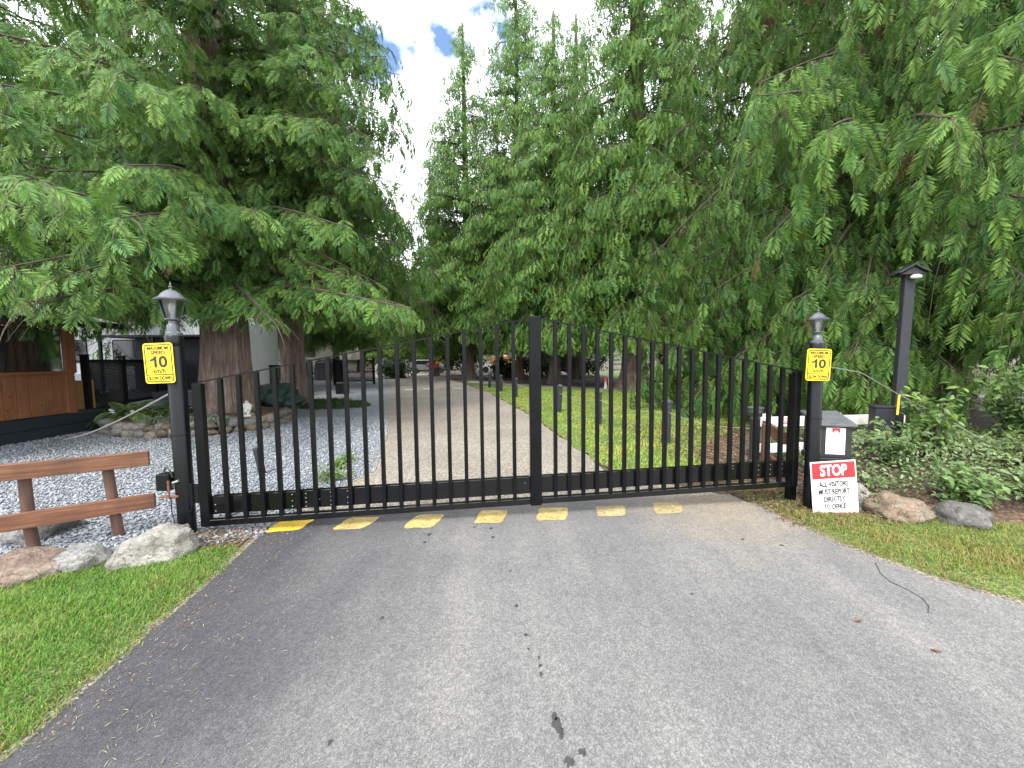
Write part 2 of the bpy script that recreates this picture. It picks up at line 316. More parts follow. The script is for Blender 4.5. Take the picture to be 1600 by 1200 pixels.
# ------------------------------------------------------------------ mesh helpers
class MB:
    def __init__(s): s.v = []; s.f = []
    def add(s, vs, fs):
        o = len(s.v); s.v += [tuple(x) for x in vs]; s.f += [tuple(i + o for i in f) for f in fs]
    def box(s, c, size, rot=None):
        hx, hy, hz = size[0] / 2, size[1] / 2, size[2] / 2
        vs = [Vector((x * hx, y * hy, z * hz)) for x, y, z in ((-1,-1,-1),(1,-1,-1),(1,1,-1),(-1,1,-1),(-1,-1,1),(1,-1,1),(1,1,1),(-1,1,1))]
        if rot is not None: vs = [rot @ q for q in vs]
        s.add([q + Vector(c) for q in vs], [(0,3,2,1),(4,5,6,7),(0,1,5,4),(1,2,6,5),(2,3,7,6),(3,0,4,7)])
    def tube(s, pts, rad, n=8, cap=True, twist=0.0):
        pts = [Vector(p) for p in pts]
        rad = [rad] * len(pts) if isinstance(rad, (int, float)) else rad
        vs, fs = [], []
        prev = None
        for i, p in enumerate(pts):
            t = (pts[min(i + 1, len(pts) - 1)] - pts[max(i - 1, 0)])
            t = t.normalized() if t.length > 1e-9 else Vector((0, 0, 1))
            if prev is None:
                u = t.cross(Vector((0, 1, 0)) if abs(t.y) < 0.9 else Vector((1, 0, 0))).normalized()
            else:
                u = (prev - t * prev.dot(t)).normalized()
            prev = u; w = t.cross(u)
            for k in range(n):
                a = 2 * math.pi * k / n + twist
                vs.append(p + (u * math.cos(a) + w * math.sin(a)) * rad[i])
        for i in range(len(pts) - 1):
            for k in range(n):
                a, b = i * n + k, i * n + (k + 1) % n
                fs.append((a, b, b + n, a + n))
        if cap:
            fs.append(tuple(range(n))[::-1]); fs.append(tuple((len(pts) - 1) * n + k for k in range(n)))
        s.add(vs, fs)
    def lathe(s, prof, n=16, c=(0, 0, 0), phase=0.0):
        vs, fs = [], []
        for r, z in prof:
            for k in range(n):
                a = 2 * math.pi * k / n + phase
                vs.append((c[0] + r * math.cos(a), c[1] + r * math.sin(a), c[2] + z))
        for i in range(len(prof) - 1):
            for k in range(n):
                a, b = i * n + k, i * n + (k + 1) % n
                fs.append((a, b, b + n, a + n))
        fs.append(tuple(range(n))[::-1]); fs.append(tuple((len(prof) - 1) * n + k for k in range(n)))
        s.add(vs, fs)
    def prism(s, poly, h0, h1, axis='z'):
        n = len(poly)
        mk = {'z': lambda p, h: (p[0], p[1], h), 'y': lambda p, h: (p[0], h, p[1]), 'x': lambda p, h: (h, p[0], p[1])}[axis]
        vs = [mk(p, h0) for p in poly] + [mk(p, h1) for p in poly]
        fs = [tuple(range(n))[::-1], tuple(range(n, 2 * n))] + [(i, (i + 1) % n, n + (i + 1) % n, n + i) for i in range(n)]
        s.add(vs, fs)
    def mesh(s, name, bevel=0.0, smooth=False, segs=1):
        me = bpy.data.meshes.new(name); me.from_pydata(s.v, [], s.f)
        bm = bmesh.new(); bm.from_mesh(me)
        bmesh.ops.recalc_face_normals(bm, faces=bm.faces[:])
        if bevel:
            es = [e for e in bm.edges if len(e.link_faces) == 2 and e.calc_face_angle(0) > 0.5]
            bmesh.ops.bevel(bm, geom=es, offset=bevel, segments=segs, affect='EDGES', profile=0.6)
        bm.to_mesh(me); bm.free()
        if smooth:
            me.polygons.foreach_set('use_smooth', [True] * len(me.polygons))
            try: me.set_sharp_from_angle(angle=R(38))
            except Exception: pass
        return me
    def build(s, name, mat, parent=None, loc=None, bevel=0.0, smooth=False, segs=1):
        return link(name, s.mesh(name, bevel, smooth, segs), mat, parent, loc)

def link(name, me, mat, parent=None, loc=None):
    if isinstance(mat, str): mat = M[mat]
    if len(me.materials) == 0: me.materials.append(mat)
    o = bpy.data.objects.new(name, me); COL.objects.link(o)
    if parent is not None: o.parent = parent
    if loc is not None: o.location = loc
    return o
def tag(o, label=None, cat=None, group=None, kind=None):
    if label: o['label'] = label
    if cat: o['category'] = cat
    if group: o['group'] = group
    if kind: o['kind'] = kind
    return o
def thing(name, label, cat, loc=(0, 0, 0), rotz=0.0, group=None):
    o = bpy.data.objects.new(name, None); COL.objects.link(o); o.empty_display_size = 0.2
    o.location = loc; o.rotation_euler = (0, 0, rotz)
    return tag(o, label, cat, group)
def copy_tree(o, parent=None):
    c = o.copy(); COL.objects.link(c); c.parent = parent
    for ch in [x for x in ALL_CHILDREN(o)]: copy_tree(ch, c)
    return c
def ALL_CHILDREN(o): return [x for x in COL.objects if x.parent == o]

def np_mesh(name, verts, tris, tint=None, smooth=False):
    me = bpy.data.meshes.new(name)
    nv, nf = len(verts), len(tris)
    me.vertices.add(nv); me.vertices.foreach_set('co', np.ascontiguousarray(verts, dtype=np.float32).ravel())
    me.loops.add(nf * 3); me.loops.foreach_set('vertex_index', np.ascontiguousarray(tris, dtype=np.int32).ravel())
    me.polygons.add(nf); me.polygons.foreach_set('loop_start', np.arange(0, nf * 3, 3, dtype=np.int32))
    try: me.polygons.foreach_set('loop_total', np.full(nf, 3, dtype=np.int32))
    except Exception: pass
    if smooth: me.polygons.foreach_set('use_smooth', np.ones(nf, dtype=bool))
    me.update(calc_edges=True)
    if tint is not None:
        at_ = me.attributes.new('tint', 'FLOAT_COLOR', 'POINT')
        c = np.ones((nv, 4), dtype=np.float32); c[:, :3] = tint
        at_.data.foreach_set('color', c.ravel())
    return me
def scatter(tv, tt, pos, A, B, N, scale, tint, tip=None, tvt=None):
    """copies of a small template: pos (k,3), frame vectors A,B,N (k,3), scale (k,), tint (k,3); tip colour blended by tvt"""
    k, n = len(pos), len(tv)
    V = (pos[:, None, :] + scale[:, None, None] * (tv[None, :, 0:1] * A[:, None, :] + tv[None, :, 1:2] * B[:, None, :] + tv[None, :, 2:3] * N[:, None, :]))
    T = (tt[None, :, :] + (np.arange(k) * n)[:, None, None]).reshape(-1, 3)
    C = np.repeat(tint[:, None, :], n, axis=1)
    if tip is not None: C = C * (1 - tvt[None, :, None]) + tip[:, None, :] * tvt[None, :, None]
    return V.reshape(-1, 3), T, C.reshape(-1, 3)
def join_np(parts):
    vs, ts, cs, o = [], [], [], 0
    for v, t, c in parts:
        vs.append(v); ts.append(t + o); cs.append(c); o += len(v)
    return np.concatenate(vs), np.concatenate(ts), np.concatenate(cs)
def unit(a):
    return a / np.maximum(np.linalg.norm(a, axis=-1, keepdims=True), 1e-9)

def poly_sheet(name, pts, z, mat, parent=None, rough=0.0, step=0.0, seed=1):
    """flat sheet from an outline; its edge is resampled and made uneven"""
    pts = [Vector((p[0], p[1])) for p in pts]
    if step:
        rng = random.Random(seed); out = []
        for i, p in enumerate(pts):
            q = pts[(i + 1) % len(pts)]; n = max(1, int((q - p).length / step)); n = min(n, 400)
            for k in range(n):
                w = p.lerp(q, k / n)
                w = w + Vector((mnoise.noise(Vector((w.x * 2.3, w.y * 2.3, seed))), mnoise.noise(Vector((w.x * 2.3, w.y * 2.3, seed + 9))))) * rough
                w = w + Vector((rng.uniform(-1, 1), rng.uniform(-1, 1))) * rough * 0.3
                out.append(w)
        pts = out
    bm = bmesh.new(); vs = [bm.verts.new((p.x, p.y, z)) for p in pts]
    es = [bm.edges.new((vs[i], vs[(i + 1) % len(vs)])) for i in range(len(vs))]
    bmesh.ops.triangle_fill(bm, use_beauty=True, edges=es, normal=(0, 0, 1))
    for f in bm.faces:
        if f.normal.z < 0: f.normal_flip()
    me = bpy.data.meshes.new(name); bm.to_mesh(me); bm.free()
    return link(name, me, mat, parent), [(p.x, p.y) for p in pts]
def inside(P, poly):
    x, y = P[:, 0], P[:, 1]; c = np.zeros(len(P), bool); n = len(poly)
    for i in range(n):
        x0, y0 = poly[i]; x1, y1 = poly[(i + 1) % n]
        if y0 == y1: continue
        k = ((y0 > y) != (y1 > y)) & (x < (x1 - x0) * (y - y0) / (y1 - y0) + x0)
        c ^= k
    return c
def edge_dist(P, poly):
    d = np.full(len(P), 1e9); n = len(poly); step = max(1, n // 160)
    q = np.array(poly)[::step]
    for i in range(len(q)):
        a, b = q[i], q[(i + 1) % len(q)]; ab = b - a
        t = np.clip(((P - a) @ ab) / max(ab @ ab, 1e-9), 0, 1)
        d = np.minimum(d, np.linalg.norm(P - (a + t[:, None] * ab), axis=1))
    return d
def text_mesh(s, width, height, fat=0.0, bold=0.0):
    """letters as a mesh in the XZ plane, centred, facing -Y, fitted to width x height"""
    c = bpy.data.curves.new('t', 'FONT'); c.body = s; c.align_x = 'CENTER'; c.size = 1.0; c.offset = bold; c.extrude = 0.0
    c.resolution_u = 4
    o = bpy.data.objects.new('t', c); COL.objects.link(o)
    dg = bpy.context.evaluated_depsgraph_get(); dg.update()
    me = bpy.data.meshes.new_from_object(o.evaluated_get(dg))
    bpy.data.objects.remove(o); bpy.data.curves.remove(c)
    n = len(me.vertices); co = np.zeros(n * 3, np.float32); me.vertices.foreach_get('co', co); co = co.reshape(-1, 3)
    lo, hi = co.min(0), co.max(0); ctr = (lo + hi) / 2
    out = np.zeros_like(co)
    out[:, 0] = (co[:, 0] - ctr[0]) * width / (hi[0] - lo[0]); out[:, 2] = (co[:, 1] - ctr[1]) * height / (hi[1] - lo[1])
    out[:, 1] = 0
    me.vertices.foreach_set('co', out.ravel()); me.materials.clear(); me.update()
    if fat:
        mb_ = MB(); fs = [tuple(p.vertices) for p in me.polygons]
        for q, (dx, dz) in enumerate(((-fat, 0), (fat, 0), (0, fat), (0, -fat))): mb_.add([(v[0] + dx, -0.00012 * q, v[2] + dz) for v in out], fs)
        me = bpy.data.meshes.new('lettering'); me.from_pydata(mb_.v, [], mb_.f)
    return me
def rrect(w, h, r, n=5):
    pts = []
    for cx, cz, a0 in ((w / 2 - r, h / 2 - r, 0), (-w / 2 + r, h / 2 - r, 90), (-w / 2 + r, -h / 2 + r, 180), (w / 2 - r, -h / 2 + r, 270)):
        for k in range(n + 1):
            a = R(a0 + 90 * k / n); pts.append((cx + r * math.cos(a), cz + r * math.sin(a)))
    return pts
def ring_mb(w, h, r, t, y0, y1):
    a, b = rrect(w, h, r), rrect(w - 2 * t, h - 2 * t, max(r - t, 0.001))
    n = len(a); mb = MB()
    vs = [(p[0], y0, p[1]) for p in a] + [(p[0], y0, p[1]) for p in b] + [(p[0], y1, p[1]) for p in a] + [(p[0], y1, p[1]) for p in b]
    fs = []
    for i in range(n):
        j = (i + 1) % n
        fs += [(i, j, n + j, n + i), (2 * n + i, 3 * n + i, 3 * n + j, 2 * n + j), (i, 2 * n + i, 2 * n + j, j), (n + i, n + j, 3 * n + j, 3 * n + i)]
    mb.add(vs, fs); return mb
# ------------------------------------------------------------------ the setting
def V2(*ps): return [(p[0], p[1]) for p in ps]
gm = MB(); gm.add([(-400, -60, 0), (400, -60, 0), (400, 500, 0), (-400, 500, 0)], [(0, 1, 2, 3)])
tag(gm.build('ground', 'soil'), 'dark brown forest soil under the trees', None, None, 'structure')

road_left = [(-2.26, 3.78), (-1.98, 5.14), (-2.5, 7.2), (-3.9, 11.8), (-5.7, 17.6), (-7.9, 24.1), (-11.2, 34.8), (-16, 46), (-25, 62)]
road_right = [(2.38, 4.05), (2.0, 4.45), (1.31, 4.9), (1.08, 6.5), (0.5, 10.1), (-1.19, 17.7), (-3.3, 24.5), (-5.4, 31), (-9.5, 42), (-17.5, 60)]
# pale gravel on the left, from the near fence back to the trailers
gravel_poly = [(-60, 3.0), (-3.6, 3.0), (-2.9, 2.98), (-2.2, 3.3), (-2.24, 3.9), (-1.9, 5.2), (-2.4, 7.2), (-3.8, 11.8), (-5.6, 17.6), (-7.8, 24.1), (-11.1, 34.8), (-14, 44), (-70, 44)]
o, _ = poly_sheet('gravel_yard', gravel_poly, 0.004, 'gravel', step=0.35, rough=0.08)
tag(o, kind='structure')
o, _ = poly_sheet('road', road_left + road_right[::-1], 0.008, 'road', step=0.3, rough=0.10, seed=3)
tag(o, kind='structure'); road = o
o, _ = poly_sheet('cross_road', [(-60, 47), (-22, 36), (-11, 31.5), (-5.2, 29.2), (-3.4, 30.5), (-7, 38), (-14, 47), (-30, 60), (-60, 70)], 0.0115, 'road', step=0.6, rough=0.15, seed=5)
tag(o, kind='structure')
for a, b in (((632, 609), (652, 609)), ((662, 608), (676, 608)), ((708, 607), (722, 607))):
    p, q = G(a[0], a[1]), G(b[0], b[1])
    mb = MB(); mb.add([(p.x, p.y - 0.22, 0.0145), (q.x, q.y - 0.22, 0.0145), (q.x, q.y + 0.22, 0.0145), (p.x, p.y + 0.22, 0.0145)], [(0, 1, 2, 3)])
    mb.build('painted_dash', 'paint_white', road)
o, _ = poly_sheet('path', [(-3.0, 24.6), (0.0, 21.2), (3.0, 18.6), (6.5, 16.6), (11, 14.6), (16, 13.0), (30, 10), (30, 11.2), (16, 14.2), (11, 15.9), (6.5, 18.0), (3.0, 20.2), (0.0, 23.0), (-2.8, 26.4)], 0.0115, 'path', step=0.3, rough=0.05, seed=7)
tag(o, kind='structure')
lawn_poly = [(1.35, 4.9), (1.1, 6.5), (0.53, 10.1), (-1.15, 17.7), (-3.0, 24.2), (0.0, 21.1), (3.0, 18.5), (6.5, 16.5), (9.5, 15.0), (8.0, 11.0), (5.2, 8.3), (3.6, 7.0), (2.75, 5.6), (2.5, 4.6)]
o, lawn_edge = poly_sheet('back_lawn', lawn_poly, 0.012, 'turf', step=0.25, rough=0.12, seed=11)
tag(o, kind='structure')
o, _ = poly_sheet('mulch_bed', [(2.5, 4.35), (2.7, 5.5), (3.4, 6.9), (4.8, 8.3), (6.6, 10), (9, 10.5), (9.4, 4.6), (5, 4.2), (3.2, 4.0)], 0.0085, 'mulch', step=0.3, rough=0.15, seed=13)
tag(o, kind='structure')
o, _ = poly_sheet('far_lawn', [(7, 24), (22, 21), (30, 40), (8, 42)], 0.012, 'turf', step=0.5, rough=0.4, seed=15)
tag(o, kind='structure')
# the paved apron in front of the gate
apron_poly = [(-2.02, -3.5), (-1.97, 0.6), (-1.99, 1.46), (-2.08, 2.1), (-2.14, 2.7), (-2.19, 3.0), (-2.28, 3.5), (-2.30, 3.82), (-0.9, 3.98), (0.6, 4.08), (2.40, 4.16), (2.47, 3.85), (2.53, 3.55), (2.62, 3.02), (2.84, 2.54), (3.10, 2.22), (3.9, 1.5), (5.2, 0.5), (7, -1.5), (8, -3.5)]
o, apron_edge = poly_sheet('driveway_apron', apron_poly, 0.013, 'asphalt', step=0.09, rough=0.018, seed=17)
tag(o, kind='structure'); apron = o
# yellow dashes across the apron at the gate
marks = [((413, 835), (466, 831), (494, 813), (440, 815), 'paint_bright'), ((517, 831), (566, 829), (596, 810), (546, 811), 'paint_mid'),
         ((628, 828), (675, 827), (697, 806), (652, 807), 'paint_mid'), ((740, 820), (784, 820), (795, 799), (752, 800), 'paint_mid'),
         ((837, 816), (884, 815), (888, 795), (842, 796), 'paint_mid'), ((934, 810), (977, 808), (976, 792), (931, 793), 'paint_faded'),
         ((1024, 806), (1068, 804), (1063, 787), (1019, 788), 'paint_faded')]
for a, b, c, d, mt in marks:
    q = [G(*p) for p in (a, b, c, d)]
    pts = []
    for i in range(4):
        p0, p1 = q[i], q[(i + 1) % 4]
        for k in range(8):
            t = (k + 0.5) / 8
            w = p0.lerp(p1, t)
            if k in (0, 7): w = w.lerp((q[0] + q[1] + q[2] + q[3]) / 4, 0.04)
            w = w + Vector((mnoise.noise(w * 11), mnoise.noise(w * 11 + Vector((5, 5, 5))), 0)) * 0.014
            pts.append((w.x, w.y))
    poly_sheet('painted_dash', pts, 0.0165, mt, apron)
# drips and oil spots
rng = random.Random(4)
def blot(px, py, r, seed):
    c = G(px, py); n = 14; pts = []
    for k in range(n):
        a = 2 * math.pi * k / n
        rr = r * (0.75 + 0.6 * mnoise.noise(Vector((math.cos(a) * 1.7, math.sin(a) * 1.7, seed * 3.1))) + rng.uniform(-0.12, 0.12))
        pts.append((c.x + rr * math.cos(a), c.y + rr * math.sin(a) * 1.25))
    poly_sheet('oil_stain', pts, 0.0163, 'stain', apron)
for i, (px, py, r) in enumerate([(872, 1136, .016), (866, 1124, .009), (877, 1150, .010), (889, 1196, .012), (911, 1181, .010), (844, 1044, .006), (842, 1032, .0045), (845, 1058, .006),
        (822, 996, .007), (826, 1018, .005), (807, 950, .008), (798, 895, .005), (597, 969, .008), (670, 838, .012), (664, 850, .008), (767, 828, .01), (741, 826, .008), (657, 812, .018),
        (763, 815, .012), (455, 824, .022), (440, 822, .012), (1081, 931, .006), (516, 1165, .005), (770, 842, .008), (1222, 855, .008), (950, 870, .006)]):
    blot(px, py, r * 1.9, i)
# sandy crumbling strip where the asphalt meets the turf
M['edge_dirt'] = pebbly('edge_dirt', [(0.1, (0.10, 0.085, 0.065)), (0.5, (0.19, 0.165, 0.13)), (0.9, (0.33, 0.30, 0.25))], 90, (0.7, 0.7, 0.7), (1.15, 1.1, 1.05), 6.0, 0.8, 0.008)
el = [(-1.90, -1.0), (-1.87, 0.6), (-1.89, 1.46), (-1.98, 2.1), (-2.04, 2.7), (-2.09, 3.0), (-2.2, 3.5)]
o, _ = poly_sheet('edge_strip', el + [(x - 0.155, y) for x, y in el[::-1]], 0.0118, 'edge_dirt', step=0.035, rough=0.03, seed=31); tag(o, kind='structure')
er = [(2.40, 3.9), (2.46, 3.55), (2.54, 3.02), (2.76, 2.52), (3.02, 2.18), (3.82, 1.45), (5.1, 0.45)]
o, _ = poly_sheet('edge_strip', er + [(x + 0.15, y + 0.06) for x, y in er[::-1]], 0.0118, 'edge_dirt', step=0.035, rough=0.03, seed=33); tag(o, kind='structure')
# the lawns beside the apron
lawn_l = [(-9, -3.5), (-2.03, -3.5), (-1.98, 0.6), (-2.0, 1.46), (-2.09, 2.1), (-2.15, 2.7), (-2.2, 3.02), (-2.35, 3.12), (-2.75, 3.02), (-3.2, 2.95), (-3.6, 2.75), (-4.2, 2.66), (-9, 2.5)]
lawn_r = [(8.2, -3.5), (7.1, -1.4), (5.25, 0.55), (3.95, 1.55), (3.12, 2.25), (2.86, 2.57), (2.64, 3.05), (2.56, 3.5), (2.55, 3.75), (2.9, 3.66), (3.3, 3.60), (3.7, 3.62), (4.1, 3.50), (4.7, 3.30), (6, 3.05), (12, 2.2), (12, -3.5)]
o, edge_l = poly_sheet('front_lawn_left', lawn_l, 0.010, 'turf', step=0.1, rough=0.03, seed=19); tag(o, kind='structure'); LAWN_L = o
o, edge_r = poly_sheet('front_lawn_right', lawn_r, 0.0095, 'turf', step=0.1, rough=0.03, seed=21); tag(o, kind='structure'); LAWN_R = o
o, dry_edge = poly_sheet('verge', [(2.42, 4.15), (2.5, 3.6), (2.62, 3.1), (3.2, 3.3), (9, 2.2), (9.5, 4.7), (5, 4.3), (3.2, 4.1)], 0.0062, 'mulch', step=0.2, rough=0.05, seed=23); tag(o, kind='structure')
# wooded hillside far behind
hv, hf = [], []
NX, NY = 60, 16
for j in range(NY):
    for i in range(NX):
        x = -420 + 840 * i / (NX - 1); y = 130 + 200 * j / (NY - 1); s = j / (NY - 1)
        z = 105 * (s ** 0.8) * (0.75 + 0.35 * math.sin(x * 0.011 + 0.6)) + 7 * mnoise.noise(Vector((x * 0.06, y * 0.06, 1))) * (s > 0) - 1
        hv.append((x, y, z))
for j in range(NY - 1):
    for i in range(NX - 1):
        a = j * NX + i; hf.append((a, a + 1, a + NX + 1, a + NX))
mb = MB(); mb.add(hv, hf); tag(mb.build('wooded_hill', 'hill', smooth=True), kind='structure')

# ------------------------------------------------------------------ the gate
A = Vector((-2.80, 3.36, 0)); B = Vector((2.93, 3.90, 0))
gate_len = (B - A).length; gate_rz = math.atan2(B.y - A.y, B.x - A.x)
gate = thing('swing_gate', 'wide black steel bar gate with gabled top across the driveway', 'gate', A, gate_rz)
mid = gate_len * 0.527
zb0, zb1 = 0.075, 0.195
def zb(x): return zb0 + (zb1 - zb0) * x / gate_len
def ztop(x):
    return 1.355 + (1.925 - 1.355) * x / mid if x <= mid else 1.925 + (1.375 - 1.925) * (x - mid) / (gate_len - mid)
def slanted(x0, x1, f0, f1, y0, y1):
    m_ = MB(); m_.prism([(x0, f0(x0)), (x1, f0(x1)), (x1, f1(x1)), (x0, f1(x0))], y0, y1, 'y'); return m_
def bar(x, w, z0, z1, d): 
    m_ = MB(); m_.box((x, 0, (z0 + z1) / 2), (w, d, z1 - z0)); return m_
bar(0.045, 0.075, zb(0), ztop(0.0) + 0.0, 0.06).build('hinge_stile', 'black_paint', gate, bevel=0.004)
bar(gate_len - 0.035, 0.062, zb(gate_len), ztop(gate_len), 0.06).build('latch_stile', 'black_paint', gate, bevel=0.004)
bar(mid, 0.108, zb(mid) - 0.012, ztop(mid) + 0.012, 0.075).build('centre_stile', 'black_paint', gate, bevel=0.005)
for x0, x1 in ((0.083, mid - 0.055), (mid + 0.055, gate_len - 0.067)):
    slanted(x0, x1, zb, lambda x: zb(x) + 0.058, -0.030, 0.030).build('bottom_rail', 'black_gloss', gate, bevel=0.004)
    slanted(x0, x1, lambda x: zb(x) + 0.098, lambda x: zb(x) + 0.262, 0.006, 0.066).build('lower_plate', 'black_gloss', gate, bevel=0.004)
for x0, x1 in ((0.0, mid - 0.02), (mid + 0.02, gate_len)):
    slanted(x0, x1, lambda x: ztop(x) - 0.001, lambda x: ztop(x) + 0.008, -0.02, 0.02).build('top_strip', 'bolt_steel' if False else 'black_paint', gate)
NB = 18
for half in (0, 1):
    xa, xb_ = (0.083, mid - 0.054) if half == 0 else (mid + 0.054, gate_len - 0.066)
    for k in range(NB):
        x = xa + (xb_ - xa) * (k + 1) / (NB + 1)
        m_ = MB(); z0, z1 = zb(x) + 0.058, ztop(x) - 0.002
        m_.box((x, -0.014, (z0 + z1) / 2), (0.034, 0.034, z1 - z0)); m_.build('bar', 'black_paint', gate)
# bolts through the lower plate
bolt = MB(); bolt.lathe([(0.0001, 0.0), (0.0055, 0.0), (0.0055, 0.004), (0.003, 0.006)], 6); bolt_me = bolt.mesh('bolt'); bolt_me.materials.append(M['bolt_steel'])
for bx, bzs in ((0.12, (0.14, 0.2)), (0.78, (0.14, 0.19, 0.25)), (0.90, (0.13, 0.17, 0.21, 0.25)), (0.99, (0.13, 0.25)), (1.02, (0.19,)), (1.12, (0.13, 0.17, 0.21, 0.25)), (1.27, (0.14, 0.19, 0.25)), (2.93, (0.22,)),
                (5.02, (0.23, 0.26)), (5.06, (0.23, 0.26)), (5.34, (0.15, 0.2, 0.25)), (5.47, (0.15, 0.2, 0.25)), (5.6, (0.15, 0.2, 0.25))):
    for bz in bzs:
        o = link('bolt', bolt_me, 'bolt_steel', gate, (bx, 0.006, zb(bx) + 0.105 + (bz - 0.12) * 1.0)); o.rotation_euler = (R(90), 0, 0)
hm = MB(); hm.box((-0.045, 0.0, zb0 + 0.30), (0.10, 0.05, 0.16)); hm.tube([(-0.05, -0.03, zb0 + 0.20), (-0.05, -0.03, zb0 + 0.40)], 0.016, 10)
hm.build('hinge_bracket', 'black_matte', gate, bevel=0.003)
lk = MB(); lk.tube([(-0.08, -0.04, zb0 + 0.33), (-0.10, -0.07, zb0 + 0.26), (-0.085, -0.06, zb0 + 0.17), (-0.05, -0.05, zb0 + 0.16), (-0.035, -0.045, zb0 + 0.22)], 0.007, 8)
lk.build('cable_loop', 'black_matte', gate)

# ------------------------------------------------------------------ gate posts with lanterns
def lamp_post(label, loc, h, r, s):
    t = thing('lamp_post', label, 'lamp post', loc)
    m_ = MB(); m_.lathe([(r * 1.02, -0.05), (r, 0.04), (r, h - 0.10), (r * 0.985, h - 0.098), (r * 0.985, h - 0.09), (r, h - 0.088), (r, h - 0.01), (r * 0.9, h)], 40); m_.build('post', 'black_pipe', t, smooth=True)
    for z in (0.48, 0.92):
        m_ = MB(); m_.tube([((r + 0.002) * math.cos(a), (r + 0.002) * math.sin(a), z + 0.006 * math.sin(a)) for a in [2 * math.pi * k / 28 for k in range(29)]], 0.0035, 5); m_.build('wire_band', 'black_matte', t)
    m_ = MB(); m_.lathe([(r * 0.92, h), (r * 0.92, h + 0.02 * s), (r * 0.70, h + 0.035 * s), (r * 0.66, h + 0.085 * s), (r * 0.5, h + 0.10 * s), (r * 0.45, h + 0.125 * s), (r * 0.85, h + 0.135 * s), (r * 0.85, h + 0.145 * s)], 32); m_.build('lamp_neck', 'lamp_metal', t, smooth=True)
    z0, z1, r0, r1 = h + 0.145 * s, h + 0.30 * s, 0.052 * s, 0.088 * s
    hexa = lambda rr, z, k: Vector((rr * math.cos(R(60 * k + 30)), rr * math.sin(R(60 * k + 30)), z))
    for k in range(6):
        a0, a1, b0, b1 = hexa(r0, z0, k), hexa(r0, z0, k + 1), hexa(r1, z1, k), hexa(r1, z1, k + 1)
        n = ((a1 - a0).cross(b0 - a0)).normalized() * 0.0025
        m_ = MB(); m_.add([a0 - n, a1 - n, b1 - n, b0 - n, a0 + n, a1 + n, b1 + n, b0 + n], [(0,1,2,3),(7,6,5,4),(0,4,5,1),(1,5,6,2),(2,6,7,3),(3,7,4,0)])
        m_.build('pane', 'lamp_glass', t)
        m_ = MB(); m_.tube([a0 * 1.0, b0 * 1.0], 0.0045 * s, 6); m_.build('glazing_bar', 'lamp_metal', t)
    m_ = MB(); m_.lathe([(0.012 * s, z0 + 0.002), (0.014 * s, z0 + 0.04 * s), (0.017 * s, z0 + 0.045 * s), (0.024 * s, z0 + 0.075 * s), (0.024 * s, z0 + 0.11 * s), (0.014 * s, z0 + 0.132 * s), (0.003, z0 + 0.138 * s)], 14); m_.build('bulb', 'bulb_white', t, smooth=True)
    m_ = MB(); m_.lathe([(0.10 * s, z1 - 0.002), (0.118 * s, z1 - 0.004), (0.120 * s, z1 + 0.008 * s), (0.088 * s, z1 + 0.026 * s), (0.066 * s, z1 + 0.058 * s), (0.036 * s, z1 + 0.084 * s), (0.016 * s, z1 + 0.092 * s)], 32)
    rf = m_.build('lamp_roof', 'lamp_metal', t, smooth=True)
    m_ = MB(); m_.lathe([(0.013 * s, z1 + 0.09 * s), (0.008 * s, z1 + 0.10 * s), (0.017 * s, z1 + 0.113 * s), (0.007 * s, z1 + 0.124 * s), (0.0095 * s, z1 + 0.135 * s), (0.001, z1 + 0.16 * s)], 14); m_.build('finial', 'lamp_metal', rf, smooth=True)
    return t
PL = Vector((-2.915, 3.34, 0)); PR = Vector((3.01, 3.80, 0))
lamp_post('black round gate post with lantern beside the brown wooden fence', PL, 1.775, 0.066, 1.0)
lamp_post('black round gate post with lantern beside the notice box', PR, 1.66, 0.062, 0.76)
t = thing('latch_post', 'square black steel post against the right end of the gate', 'post', (2.94, 3.985, 0), gate_rz)
m_ = MB(); m_.box((0, 0, 0.66), (0.075, 0.075, 1.36)); m_.build('post', 'black_paint', t, bevel=0.004)
m_ = MB(); m_.box((0, 0, 1.346), (0.082, 0.082, 0.012)); m_.build('cap', 'black_paint', t, bevel=0.003)

